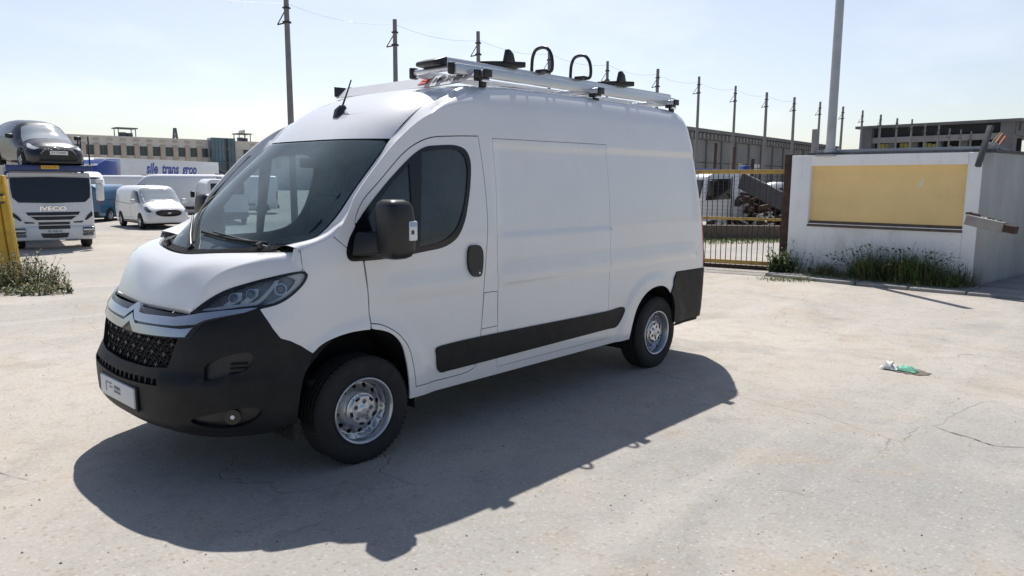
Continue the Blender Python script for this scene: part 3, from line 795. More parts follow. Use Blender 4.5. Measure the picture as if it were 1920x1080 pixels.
# ------------------------------------------------------------------ headlamps
HL = catmull([(-1.132, 1.016), (-1.110, 1.042), (-1.079, 1.076), (-0.999, 1.135), (-0.926, 1.167), (-0.849, 1.190), (-0.758, 1.214), (-0.662, 1.233), (-0.561, 1.252), (-0.498, 1.258), (-0.477, 1.251), (-0.455, 1.235), (-0.464, 1.196), (-0.498, 1.154), (-0.555, 1.107), (-0.612, 1.078), (-0.668, 1.064), (-0.725, 1.061), (-0.820, 1.051), (-0.910, 1.038), (-1.005, 1.026)], closed=True, corners=(0, 17), sp=0.025)
for m_ in (False, True):
    sg = -1 if m_ else 1
    hl = patch('headlamp', 'gloss_black', van, wrap, offset_poly(HL, -0.002), holes=[offset_poly(HL, -0.014)], sp=0.025, off=0.004, rim=0.03, mirror=m_)
    patch('lamp_bowl', 'lamp_grey', hl, wrap, offset_poly(HL, 0.01), sp=0.05, off=-0.055, rim=0.0, mirror=m_)
    patch('lamp_cover', 'lamp_glass', hl, wrap, offset_poly(HL, -0.010), sp=0.05, off=0.0025, rim=0.0, mirror=m_)
    # daytime light strip: along the bottom edge then up the divider
    drl = catmull([(-1.075, 1.036), (-0.98, 1.043), (-0.87, 1.057), (-0.76, 1.068), (-0.715, 1.092), (-0.672, 1.150), (-0.640, 1.212)], sp=0.03)
    drl2 = catmull([(-0.668, 1.210), (-0.702, 1.150), (-0.742, 1.104), (-0.785, 1.088), (-0.88, 1.079), (-0.98, 1.064), (-1.060, 1.052)], sp=0.03)
    patch('light_strip', 'lens_white', hl, wrap, drl+drl2, sp=0.03, off=-0.012, rim=0.03, mirror=m_)
    # pale corner sweeping to the tip, chrome's gleam put into a non-metal colour
    patch('lamp_reflector', 'lamp_silver', hl, wrap, catmull([(-0.60, 1.232), (-0.50, 1.246), (-0.468, 1.232), (-0.475, 1.190), (-0.515, 1.142), (-0.57, 1.104), (-0.64, 1.080), (-0.69, 1.078), (-0.60, 1.118), (-0.545, 1.168), (-0.53, 1.205)], closed=True, corners=(0, 7), sp=0.02), sp=0.025, off=-0.016, rim=0.03, mirror=m_)
    for q0, q1 in (((-0.955, 1.078), (-0.862, 1.140)), ((-0.850, 1.088), (-0.765, 1.160))):
        poly = [q0, (q0[0]+0.05, q0[1]-0.004), (q1[0]+0.012, q1[1]-0.030), (q1[0], q1[1]+0.010), (q1[0]-0.045, q1[1]+0.008), (q1[0]-0.035, q1[1]-0.016)]
        patch('lamp_fin', 'lamp_silver', hl, wrap, poly, sp=0.03, off=-0.025, rim=0.03, mirror=m_)
    for s_, z_, r_ in ((-0.905, 1.118, 0.030), (-0.800, 1.140, 0.030), (-0.615, 1.160, 0.036)):
        a = on_wrap(s_, z_, -0.055); b = on_wrap(s_, z_, -0.022)
        lp = MB(); lp.cyl((a.x, sg*a.y, a.z), (b.x, sg*b.y, b.z), r_*0.8, 18, r_); lp.build('lamp_tube', 'chrome', hl)
        c = on_wrap(s_, z_, -0.0215); d = on_wrap(s_, z_, -0.014)
        MB().cyl((c.x, sg*c.y, c.z), (d.x, sg*d.y, d.z), r_*0.8, 16, r_*0.4).build('projector', 'lamp_grey', hl)

# ------------------------------------------------------------------ wheels
def make_wheel():
    w = empty('wheel', parent=van)
    R_ = 0.345; t = MB()
    prof = [(0.205, -0.085), (0.215, -0.100), (0.245, -0.112), (0.285, -0.115), (0.315, -0.108), (0.335, -0.094), (R_-0.002, -0.082)]
    for g in (-0.052, -0.018, 0.018, 0.052): prof += [(R_, g-0.007), (R_-0.009, g-0.005), (R_-0.009, g+0.005), (R_, g+0.007)]
    prof += [(R_-0.002, 0.082), (0.335, 0.094), (0.315, 0.108), (0.285, 0.115), (0.245, 0.112), (0.205, 0.09)]
    t.lathe(prof, axis='y', n=72)
    ty = t.build('tyre', 'rubber', w, recalc=True)
    sl = MB()
    for k in range(60):
        a = 2*math.pi*k/60
        for y0_, y1_ in ((-0.088, -0.064), (0.064, 0.088)):
            rot = Matrix.Rotation(-a, 3, 'Y')
            sl.box(rot @ Vector((R_-0.001, (y0_+y1_)/2, 0)), (0.005, y1_-y0_, 0.022), rot)
    sl.build('tread_block', 'rubber', ty)
    tag(bpy.data.objects[ty.children[0].name], kind='stuff')
    # steel rim with a ring of round holes: disc cut in polar coordinates
    def dish(u, v):
        # u = x, v = z in wheel plane, outer side is -y
        r_ = math.hypot(u, v)
        y = -0.060+0.055*sstep(0.085, 0.165, r_)-0.050*sstep(0.172, 0.196, r_)
        return (u, y, v)
    circ = lambda cx, cy, rr, n_: [(cx+rr*math.cos(2*math.pi*k/n_), cy+rr*math.sin(2*math.pi*k/n_)) for k in range(n_)]
    holes = [circ(0.152*math.cos(2*math.pi*(k+.5)/12), 0.152*math.sin(2*math.pi*(k+.5)/12), 0.0165, 12) for k in range(12)]
    rim = patch('rim', 'rim_silver', w, dish, circ(0, 0, 0.196, 48), holes=holes, sp=0.016, rim=0.012)
    rl = MB(); rl.lathe([(0.190, -0.055), (0.193, -0.098), (0.205, -0.112), (0.214, -0.110), (0.214, -0.098), (0.204, -0.06), (0.200, 0.08), (0.21, 0.10)], axis='y', n=56)
    rl.build('rim_flange', 'rim_silver', rim, recalc=True)
    bk = MB(); bk.lathe([(0.0, 0.02), (0.19, 0.02)], axis='y', n=32); bk.build('brake_disc', 'body_dark', rim)
    def capf(u, v):
        r_ = math.hypot(u, v); return (u, -0.088-0.010*(1-sstep(0.02, 0.05, r_))+0.022*sstep(0.085, 0.108, r_), v)
    ch = [circ(0.058*math.cos(2*math.pi*k/5+0.3), 0.058*math.sin(2*math.pi*k/5+0.3), 0.0155, 12) for k in range(5)]
    cap = patch('hub_cap', 'cap_silver', w, capf, circ(0, 0, 0.108, 40), holes=ch, sp=0.013, rim=0.03)
    em = MB()
    for dz in (0.006, -0.010):
        for sx in (1, -1): em.bar((sx*0.018, -0.0995, dz-0.010), (0, -0.0995, dz), 0.004, 0.007, up=(0, 0, 1))
    em.build('emblem', 'rim_silver', cap)
    for k in range(5):
        a = 2*math.pi*(k+.5)/5+0.3
        q = MB(); q.bar((0.086*math.cos(a-.18), -0.0875, 0.086*math.sin(a-.18)), (0.086*math.cos(a+.18), -0.0875, 0.086*math.sin(a+.18)), 0.016, 0.004, up=(0, 1, 0))
        q.build('cap_slot', 'body_dark', cap)
    return w
wh = make_wheel(); wh.location = (0.020, -0.900, 0.340); wh.rotation_euler = (0, math.radians(8), math.radians(-3))
for i, (x, y, rz) in enumerate([(3.43, -0.895, 0), (0.02, 0.90, math.pi-0.05), (3.43, 0.895, math.pi)]):
    c = copy_tree(wh, van); c.location = (x, y, 0.340); c.rotation_euler = (0, math.radians(25*(i+1)), rz)

# wheel houses, floor pan, exhaust
for x0_, r_, zc in ((-0.02, 0.455, 0.42), (3.33, 0.42, 0.41)):
    for sg in (-1, 1):
        a = MB(); N = 20
        arc = [(x0_+r_*math.cos(math.pi*k/N), zc+r_*math.sin(math.pi*k/N)) for k in range(N+1)]
        arc = [(arc[0][0], 0.26)]+arc+[(arc[-1][0], 0.26)]
        vs_ = [(x, sg*0.985, z) for x, z in arc]+[(x, sg*0.62, z) for x, z in arc]; m = len(arc)
        a.add(vs_, [(k, k+1, m+k+1, m+k) for k in range(m-1)], True)
        a.add([(x, sg*0.62, z) for x, z in arc], [tuple(range(m))])
        a.build('wheel_house', 'body_dark', van)
fl = MB(); fl.box((1.68, 0, 0.37), (2.5, 1.75, 0.12)); fl.box((-0.35, 0, 0.36), (0.9, 1.2, 0.16)); fl.box((3.9, 0, 0.42), (0.7, 1.6, 0.10)); fl.box((1.7, 0.2, 0.27), (1.2, 0.5, 0.10))
fl.build('floor_pan', 'body_dark', van, bevel=0.02)
MB().cyl((3.43, -0.80, 0.34), (3.43, 0.80, 0.34), 0.05, 12).build('rear_axle', 'body_dark', van)
MB().tube([(1.6, -0.55, 0.27), (2.6, -0.55, 0.27), (3.0, -0.5, 0.30), (3.9, -0.45, 0.32)], 0.04, 10).build('exhaust_pipe', 'rim_silver', van)

# ------------------------------------------------------------------ door mirror, aerial
def mirror(sg):
    m = MB()
    # housing: rounded block lofted bottom to top
    rings = []
    for z, wx, wy, cx, cy in ((1.310, 0.10, 0.11, 0.120, -1.205), (1.325, 0.16, 0.155, 0.122, -1.210), (1.365, 0.190, 0.185, 0.124, -1.213), (1.45, 0.198, 0.195, 0.122, -1.214), (1.55, 0.195, 0.195, 0.118, -1.213), (1.62, 0.185, 0.185, 0.115, -1.210), (1.648, 0.16, 0.165, 0.112, -1.208), (1.664, 0.10, 0.11, 0.110, -1.206)):
        ring = []
        for k in range(28):
            a = 2*math.pi*k/28; c, s = math.cos(a), math.sin(a); e = 2/4.2
            ring.append((cx+wx/2*math.copysign(abs(c)**e, c), sg*(-cy+wy/2*math.copysign(abs(s)**e, s)), z))
        rings.append(ring)
    m.loft(rings)
    mo = m.build('door_mirror', 'trim_black', van, recalc=True)
    a = MB(); a.loft([[(x, sg*y, z) for x, y, z in r_] for r_ in ([(-0.08, 1.0, 1.32), (0.10, 1.0, 1.31), (0.10, 1.0, 1.47), (-0.02, 1.0, 1.47)], [(-0.02, 1.06, 1.33), (0.11, 1.06, 1.325), (0.11, 1.06, 1.46), (0.02, 1.06, 1.46)], [(0.05, 1.14, 1.34), (0.17, 1.14, 1.335), (0.17, 1.14, 1.46), (0.06, 1.14, 1.46)])], smooth=False)
    a.build('mirror_arm', 'trim_black', mo, bevel=0.012)
    g = MB(); g.box((0.206, sg*1.210, 1.53), (0.016, 0.11, 0.11)); g.box((0.208, sg*1.210, 1.42), (0.016, 0.11, 0.07)); g.build('mirror_glass', 'bright_chrome', mo)
    s = MB(); s.box((0.175, sg*1.300, 1.480), (0.065, 0.036, 0.120)); so = s.build('indicator', 'lens_white', mo, bevel=0.012, seg=3)
    MB().box((0.175, sg*1.3195, 1.518), (0.05, 0.003, 0.024)).build('indicator_band', 'lens_blue', mo)
    MB().box((0.165, sg*1.3195, 1.472), (0.020, 0.003, 0.024)).build('indicator_emblem', 'accent_grey', mo)  # dark emblem set on the indicator lens
mirror(-1); mirror(1)
an = MB(); b0 = Vector(roof(0.47, -0.13)); 
an.loft([[(b0.x-0.075+0.0, b0.y+0.002*k, b0.z-0.085) for k in (-1, 0, 1, 0)], [(b0.x-0.03, b0.y-0.03, b0.z-0.03), (b0.x+0.03, b0.y-0.028, b0.z+0.02), (b0.x+0.03, b0.y+0.028, b0.z+0.02), (b0.x-0.03, b0.y+0.03, b0.z-0.03)], [(b0.x-0.015, b0.y-0.025, b0.z+0.04), (b0.x+0.06, b0.y-0.025, b0.z+0.055), (b0.x+0.06, b0.y+0.025, b0.z+0.055), (b0.x-0.015, b0.y+0.025, b0.z+0.04)], [(b0.x+0.02, b0.y-0.012, b0.z+0.075), (b0.x+0.055, b0.y-0.012, b0.z+0.075), (b0.x+0.055, b0.y+0.012, b0.z+0.075), (b0.x+0.02, b0.y+0.012, b0.z+0.075)]], smooth=False)
ao = an.build('aerial_foot', 'trim_black', van, bevel=0.006)
MB().tube([(b0.x+0.035, b0.y, b0.z+0.06), (b0.x+0.075, b0.y, b0.z+0.15), (b0.x+0.12, b0.y, b0.z+0.26)], [0.008, 0.006, 0.005], 8).build('aerial_rod', 'trim_black', ao)

# ------------------------------------------------------------------ cabin
cb = MB(); cb.box((-0.02, 0, 1.13), (0.55, 1.70, 0.22)); cb.box((-0.22, 0, 1.20), (0.34, 1.60, 0.10)); cb.box((-0.10, 0.35, 1.29), (0.35, 0.5, 0.08))
dash = cb.build('dashboard', 'dash_grey', van, bevel=0.05, seg=3)
hc = MB(); hc.loft([[(-0.17+0.20*math.cos(2*math.pi*k/16), -0.42+0.22*math.sin(2*math.pi*k/16), 1.23) for k in range(16)], [(-0.15+0.17*math.cos(2*math.pi*k/16), -0.42+0.20*math.sin(2*math.pi*k/16), 1.31) for k in range(16)], [(-0.13+0.08*math.cos(2*math.pi*k/16), -0.42+0.12*math.sin(2*math.pi*k/16), 1.335) for k in range(16)]])
hc.build('instrument_hood', 'dash_grey', dash)
stw = MB(); cs = Vector((0.22, -0.42, 1.24)); ax = Vector((0.72, 0, 0.69)).normalized(); e1_ = Vector((0, 1, 0)); e2_ = ax.cross(e1_)
stw.tube([cs+(e1_*math.cos(2*math.pi*k/28)+e2_*math.sin(2*math.pi*k/28))*0.20 for k in range(28)], 0.016, 8, closed=True)
for a in (0.0, math.pi, -math.pi/2): stw.bar(cs, cs+(e1_*math.cos(a)+e2_*math.sin(a))*0.19, 0.04, 0.02)
stw.cyl(cs-ax*0.03, cs+ax*0.02, 0.06, 14); stw.build('steering_wheel', 'trim_black', van)
for y, wd in ((-0.48, 0.50), (0.30, 0.46), (0.74, 0.40)):
    s = MB(); s.box((0.58, y, 0.92), (0.52, wd, 0.14)); so = s.build('seat_cushion', 'seat_grey', van, bevel=0.05, seg=3)
    s = MB(); s.box((0.88, y, 1.30), (0.14, wd, 0.68), Matrix.Rotation(math.radians(10), 3, 'Y'), (1, 0.88)); s.build('seat_back', 'seat_grey', so, bevel=0.05, seg=3)
    s = MB(); s.box((0.97, y, 1.78), (0.10, 0.30, 0.24), Matrix.Rotation(math.radians(8), 3, 'Y')); s.build('head_rest', 'seat_grey', so, bevel=0.045, seg=3)
bh = MB(); bh.box((1.16, 0, 1.25), (0.03, 1.80, 1.75)); bh.build('bulkhead', 'cabin_light', van)
hl_ = MB(); hl_.box((0.86, 0, 2.08), (0.56, 1.36, 0.03)); hl_.build('headlining', 'cabin_light', van, bevel=0.01)
cf = MB(); cf.box((0.45, 0, 0.55), (1.5, 1.75, 0.04)); cf.build('cabin_floor', 'body_dark', van)
rv = MB(); rv.box((0.30, 0.0, 1.90), (0.03, 0.22, 0.07)); rv.build('rear_view_mirror', 'trim_black', van, bevel=0.012)
MB().box((-0.20, -0.60, 1.286), (0.10, 0.16, 0.004), Matrix.Rotation(0.3, 3, 'Z')).build('paper_slip', 'paper', van)
# grab handle and belt seen in the door window
MB().tube([wrap(0.85, 1.97)[0:1]+(-0.88, 1.98), (0.82, -0.90, 1.7), (0.72, -0.90, 1.35)], 0.006, 6).build('seat_belt', 'trim_black', van)

# ------------------------------------------------------------------ roof rack
ZB = 2.560
rk = MB(); rk.box((2.55, -0.725, ZB+0.015), (2.98, 0.040, 0.072)); rk.box((2.55, -0.30, ZB+0.015), (2.98, 0.035, 0.06))
rack = rk.build('rack_rail', 'alu', van, bevel=0.004)
for x in (1.29, 2.68, 3.93):
    b = MB(); b.box((x, 0, ZB-0.004), (0.075, 1.64, 0.046)); b.build('crossbar', 'alu', rack, bevel=0.004)
    for y in (-0.828, 0.828): MB().box((x, y, ZB-0.004), (0.082, 0.018, 0.054)).build('end_cap', 'trim_black', rack, bevel=0.003)
    for sg in (-1, 1):
        f = MB(); f.box((x, sg*0.765, ZB-0.040), (0.10, 0.07, 0.030)); f.box((x, sg*0.775, ZB-0.075), (0.05, 0.040, 0.05)); f.build('rack_foot', 'trim_black', rack, bevel=0.006)
        MB().cyl((x-0.035, sg*0.80, ZB-0.055), (x+0.035, sg*0.80, ZB-0.055), 0.012, 8).build('foot_bolt', 'bright_chrome', rack)
# upper ladder carrier
lc = MB(); lc.box((2.62, -0.585, ZB+0.078), (3.10, 0.075, 0.052)); lc.box((2.62, -0.40, ZB+0.066), (3.08, 0.035, 0.04))
lc.build('ladder_carrier', 'alu', rack, bevel=0.004)
MB().box((2.62, -0.600, ZB+0.1055), (3.08, 0.022, 0.006)).build('carrier_groove', 'trim_black', rack)
c = MB(); c.loft([[(0.965, -0.61, ZB+0.045), (0.965, -0.40, ZB+0.045), (0.965, -0.40, ZB+0.075), (0.965, -0.61, ZB+0.075)], [(1.075, -0.635, ZB+0.042), (1.075, -0.38, ZB+0.042), (1.075, -0.38, ZB+0.112), (1.075, -0.635, ZB+0.112)]], smooth=False)
c.build('carrier_nose', 'trim_black', rack, bevel=0.012)
MB().tube([(1.06, -0.69, ZB+0.022), (1.06, -0.28, ZB+0.022)], 0.022, 12).build('roller', 'alu', rack)
for y in (-0.70, -0.27):
    MB().box((1.06, y, ZB+0.018), (0.07, 0.04, 0.085)).build('roller_end', 'trim_black', rack, bevel=0.012)
MB().tube([(1.10, -0.30, ZB+0.03), (1.12, -0.40, ZB+0.05), (1.12, -0.5, ZB+0.035), (1.16, -0.56, ZB+0.05)], 0.011, 8).build('strap_cord', 'trim_black', rack)
# wind deflector across the front with its lettering
wd = MB(); vs_ = []; fs_ = []
XA, XB = 1.225, 1.115; ZA, ZC = ZB+0.012, ZB-0.078
for i in range(17):
    y = -0.79+1.64*i/16; k = 1-max(0.0, (abs(y+0.0)-0.62)/0.2)**2*0.7 if y < 0 else 1.0
    a = (XA, y, ZA); b = (XA+(XB-XA)*k, y, ZA+(ZC-ZA)*k)
    vs_ += [a, b, (a[0]+0.012, a[1], a[2]-0.005), (b[0]+0.012, b[1], b[2]-0.005)]
for i in range(16):
    a = 4*i; b = a+4
    fs_ += [(a, a+1, b+1, b), (a+2, b+2, b+3, a+3), (a, b, b+2, a+2), (a+1, a+3, b+3, b+1)]
fs_ += [(0, 2, 3, 1), (64, 65, 67, 66)]
wd.add(vs_, fs_); wdo = wd.build('wind_deflector', 'alu_white', rack, recalc=True)
MB().box((1.215, -0.798, ZB-0.012), (0.06, 0.022, 0.060)).build('deflector_cap', 'trim_black', rack, bevel=0.006)
MB().box((1.17, 0.858, ZB-0.025), (0.12, 0.016, 0.085)).build('deflector_cap', 'trim_black', rack, bevel=0.006)
UPD = Vector((XA-XB, 0, ZA-ZC)); NRM = Vector((-UPD.z, 0, UPD.x)).normalized()
mid = Vector(((XA+XB)/2, -0.50, (ZA+ZC)/2))+NRM*0.004
lettering('deflector_lettering', 'W\u00dcRTH', 0.095, 'ink_navy', tuple(mid+Vector((0, -0.035, 0))), (0, -1, 0), tuple(UPD), rack, depth=0.001, shear=0.25, bold=0.002, width=0.36)
em = MB(); c_ = mid+Vector((0, 0.23, 0)); U_ = UPD.normalized(); Y_ = Vector((0, -1, 0))
for dz in (0.020, -0.020):
    q = [c_+Y_*x+U_*(z+dz)+NRM*0.0005 for x, z in ((-0.060, -0.014), (0.04, -0.014), (0.060, 0.014), (-0.04, 0.014))]
    em.add(q+[p+NRM*0.002 for p in q], [(4, 5, 6, 7), (0, 3, 2, 1), (0, 1, 5, 4), (1, 2, 6, 5), (2, 3, 7, 6), (3, 0, 4, 7)])
em.build('deflector_emblem', 'ink_red', rack, recalc=True)
# ladder stops and hoops
def stop(x, h):
    m = MB(); z = ZB+0.112
    m.loft([[(x-0.25, -0.60, z), (x-0.25, -0.55, z), (x-0.25, -0.55, z+0.015), (x-0.25, -0.60, z+0.015)], [(x-0.05, -0.63, z-0.006), (x-0.05, -0.55, z-0.006), (x-0.05, -0.55, z+0.035), (x-0.05, -0.63, z+0.035)], [(x+0.13, -0.71, z-0.005), (x+0.13, -0.60, z-0.005), (x+0.13, -0.60, z+0.04), (x+0.13, -0.71, z+0.04)]], smooth=False)
    m.build('ladder_stop', 'trim_black', rack, bevel=0.010)
    m = MB(); m.loft([[(x-0.055, -0.67, z+0.02), (x+0.06, -0.67, z+0.02), (x+0.06, -0.62, z+0.02), (x-0.055, -0.62, z+0.02)], [(x-0.045, -0.67, z+h*0.75), (x+0.035, -0.67, z+h*0.75), (x+0.035, -0.63, z+h*0.75), (x-0.045, -0.63, z+h*0.75)], [(x-0.04, -0.665, z+h), (x+0.0, -0.665, z+h), (x+0.0, -0.635, z+h), (x-0.04, -0.635, z+h)]], smooth=False)
    m.build('stop_finger', 'trim_black', rack, bevel=0.012)
stop(1.71, 0.125); stop(3.24, 0.125)
for x in (2.14, 2.66):
    z = ZB+0.105; pts = catmull([(x+0.0, -0.66, z+0.004), (x+0.005, -0.715, z+0.012), (x+0.005, -0.725, z+0.07), (x+0.005, -0.705, z+0.15), (x, -0.665, z+0.195), (x, -0.60, z+0.205), (x, -0.545, z+0.19), (x, -0.515, z+0.14), (x, -0.505, z+0.06), (x, -0.505, z-0.01)], sp=0.012)
    MB().tube(pts, 0.014, 10).build('hoop', 'trim_black', rack)
    MB().box((x-0.01, -0.64, z+0.012), (0.10, 0.10, 0.024)).build('hoop_clamp', 'trim_black', rack, bevel=0.008)
lk = MB(); lk.bar((3.0, -0.45, ZB+0.0), (3.5, -0.1, ZB+0.02), 0.03); lk.bar((3.1, -0.1, ZB+0.03), (3.6, -0.5, ZB-0.02), 0.03); lk.bar((2.9, -0.55, ZB-0.02), (3.05, -0.62, ZB+0.03), 0.025)
lk.build('linkage', 'alu', rack)
# ------------------------------------------------------------------ ground
F2 = Vector((math.sin(_yaw), math.cos(_yaw))); R2 = Vector((math.cos(_yaw), -math.sin(_yaw)))
def gp(px, d):
    """plan position of a sight line (image column) at a distance in front of the viewpoint"""
    q = Vector((CAM_POS.x, CAM_POS.y))+F2*d+R2*((px-960)/1390.07*(0.99*d+0.25)); return q
def zp(px, py, d):
    """height of a sight line at that distance"""
    return CAM_POS.z+d*math.tan(math.atan((540-(py-(px-960)*0.0051))/1390.07)-_pitch)
def gz(x, y):
    v = Vector((x-CAM_POS.x, y-CAM_POS.y)); d = v.dot(F2); l = v.dot(R2)
    z = -0.44*sstep(8.0, 22.0, d)*(1-sstep(-4.0, 3.0, l-0.02*d))
    return z
def heading(v): return math.atan2(v.y, v.x)

def ground_mat():
    m = bpy.data.materials.new('ground_dust'); m.use_nodes = True; n = m.node_tree; n.nodes.clear(); L = n.links
    out = n.nodes.new('ShaderNodeOutputMaterial'); b = n.nodes.new('ShaderNodeBsdfPrincipled'); L.new(b.outputs[0], out.inputs[0])
    b.inputs['Roughness'].default_value = 0.95; b.inputs['Specular IOR Level'].default_value = 0.15
    geo = n.nodes.new('ShaderNodeNewGeometry'); P = geo.outputs['Position']
    def noise(sc, det=5, ro=0.55, dist=0.0, vec=P):
        k = n.nodes.new('ShaderNodeTexNoise'); k.inputs['Scale'].default_value = sc; k.inputs['Detail'].default_value = det
        k.inputs['Roughness'].default_value = ro; k.inputs['Distortion'].default_value = dist; L.new(vec, k.inputs['Vector']); return k.outputs['Fac']
    def rng(v, a, b_, c=0.0, d=1.0):
        k = n.nodes.new('ShaderNodeMapRange'); k.inputs[1].default_value = a; k.inputs[2].default_value = b_; k.inputs[3].default_value = c; k.inputs[4].default_value = d
        L.new(v, k.inputs[0]); return k.outputs[0]
    def mix(fac, a, b_, mode='MIX'):
        k = n.nodes.new('ShaderNodeMix'); k.data_type = 'RGBA'; k.blend_type = mode
        if hasattr(fac, 'links'): L.new(fac, k.inputs['Factor'])
        else: k.inputs['Factor'].default_value = fac
        for nm, c in (('A', a), ('B', b_)):
            if isinstance(c, tuple): k.inputs[nm].default_value = (*c, 1)
            else: L.new(c, k.inputs[nm])
        return k.outputs['Result']
    def mul(a, b_):
        k = n.nodes.new('ShaderNodeMath'); k.operation = 'MULTIPLY'; L.new(a, k.inputs[0])
        if hasattr(b_, 'links'): L.new(b_, k.inputs[1])
        else: k.inputs[1].default_value = b_
        return k.outputs[0]
    big = noise(0.10, 4, 0.5, 0.6); mid = noise(0.55, 6, 0.6, 0.8); fine = noise(5.0, 8, 0.72); grit = noise(42.0, 4, 0.7)
    c = mix(rng(big, 0.36, 0.64), (0.455, 0.418, 0.368), (0.318, 0.310, 0.295))
    c = mix(mul(rng(mid, 0.50, 0.70), 0.75), c, (0.475, 0.435, 0.385))
    c = mix(mul(rng(noise(0.85, 7, 0.65, 1.2), 0.53, 0.66), 0.45), c, (0.385, 0.315, 0.235))      # ochre dust
    c = mix(mul(rng(noise(0.32, 6, 0.62, 1.5), 0.56, 0.70), 0.55), c, (0.255, 0.250, 0.240))      # worn grey patches
    mpt = n.nodes.new('ShaderNodeMapping'); mpt.inputs['Rotation'].default_value = (0, 0, math.radians(-38)); mpt.inputs['Scale'].default_value = (0.07, 1.5, 1.0); L.new(P, mpt.inputs[0])
    c = mix(mul(rng(noise(1.0, 4, 0.55, 0.35, mpt.outputs[0]), 0.55, 0.70), 0.35), c, (0.52, 0.485, 0.44))      # tyre-smoothed dust tracks
    c = mix(mul(rng(noise(1.7, 5, 0.6, 0.4), 0.66, 0.74), 0.5), c, (0.19, 0.18, 0.17))      # old stains
    c = mix(mul(rng(fine, 0.50, 0.78), 0.50), c, (0.235, 0.215, 0.19))
    # exposed stones: pale and dark specks
    vo = n.nodes.new('ShaderNodeTexVoronoi'); vo.inputs['Scale'].default_value = 38.0; L.new(P, vo.inputs['Vector'])
    sp = n.nodes.new('ShaderNodeSeparateColor'); L.new(vo.outputs['Color'], sp.inputs[0])
    dk = mul(mul(rng(sp.outputs[0], 0.86, 0.90), rng(vo.outputs['Distance'], 0.012, 0.006)), rng(noise(0.9, 3), 0.42, 0.58))
    vo2 = n.nodes.new('ShaderNodeTexVoronoi'); vo2.inputs['Scale'].default_value = 24.0; L.new(P, vo2.inputs['Vector'])
    sp2 = n.nodes.new('ShaderNodeSeparateColor'); L.new(vo2.outputs['Color'], sp2.inputs[0])
    big_d = rng(vo.outputs['Distance'], 0.42, 0.22)
    c = mix(mul(mul(rng(sp.outputs[0], 0.80, 0.86), big_d), 0.35), c, (0.17, 0.16, 0.15))
    c = mix(mul(mul(rng(sp.outputs[1], 0.74, 0.82), big_d), 0.35), c, (0.58, 0.555, 0.52))
    c = mix(mul(mul(rng(sp2.outputs[2], 0.90, 0.94), rng(vo2.outputs['Distance'], 0.35, 0.2)), 0.5), c, (0.30, 0.22, 0.15))
    # hairline cracks between worn slabs
    wv = n.nodes.new('ShaderNodeVectorMath'); wv.operation = 'ADD'; L.new(P, wv.inputs[0])
    nn = n.nodes.new('ShaderNodeTexNoise'); nn.inputs['Scale'].default_value = 0.7; nn.inputs['Detail'].default_value = 5; L.new(P, nn.inputs['Vector'])
    sc = n.nodes.new('ShaderNodeVectorMath'); sc.operation = 'SCALE'; sc.inputs['Scale'].default_value = 1.6; L.new(nn.outputs['Color'], sc.inputs[0]); L.new(sc.outputs[0], wv.inputs[1])
    vc = n.nodes.new('ShaderNodeTexVoronoi'); vc.feature = 'DISTANCE_TO_EDGE'; vc.inputs['Scale'].default_value = 0.42; L.new(wv.outputs[0], vc.inputs['Vector'])
    crk = mul(rng(vc.outputs['Distance'], 0.004, 0.0005), rng(noise(0.4, 4), 0.50, 0.60))
    c = mix(mul(crk, 0.28), c, (0.13, 0.11, 0.095))
    tone = mix(rng(grit, 0.25, 0.75), (0.86, 0.86, 0.86), (1.12, 1.12, 1.12))
    c = mix(1.0, c, tone, 'MULTIPLY')
    L.new(c, b.inputs['Base Color'])
    ad = n.nodes.new('ShaderNodeMath'); ad.operation = 'ADD'; L.new(mul(grit, 0.35), ad.inputs[0]); L.new(mul(fine, 1.0), ad.inputs[1])
    ad2 = n.nodes.new('ShaderNodeMath'); ad2.operation = 'SUBTRACT'; L.new(ad.outputs[0], ad2.inputs[0]); L.new(crk, ad2.inputs[1])
    bp = n.nodes.new('ShaderNodeBump'); bp.inputs['Strength'].default_value = 0.45; bp.inputs['Distance'].default_value = 0.025; L.new(ad2.outputs[0], bp.inputs['Height']); L.new(bp.outputs[0], b.inputs['Normal'])
    MATS['ground_dust'] = m
ground_mat()
def axis_pts(c, near, far):
    pts = [0.0]; st = 0.6; x = 0.0
    while x < far:
        if x > near: st *= 1.25
        x += st; pts.append(x)
    return [c-p for p in pts[::-1][:-1]]+[c+p for p in pts]
ax_, ay_ = axis_pts(6.0, 28, 1500), axis_pts(8.0, 34, 1500)
g = MB(); nx_, ny_ = len(ax_), len(ay_)
gr = random.Random(3)
from mathutils import noise as mnoise
def micro(x, y):
    d = math.hypot(x-1.5, y+0.5)
    return 0.035*(mnoise.noise(Vector((x*0.22, y*0.22, 3.1))))*sstep(4.0, 9.0, d)
g.add([(x, y, gz(x, y)+micro(x, y)) for x in ax_ for y in ay_], [(i*ny_+j, (i+1)*ny_+j, (i+1)*ny_+j+1, i*ny_+j+1) for i in range(nx_-1) for j in range(ny_-1)], True)
tag(g.build('ground', 'ground_dust'), kind='structure')

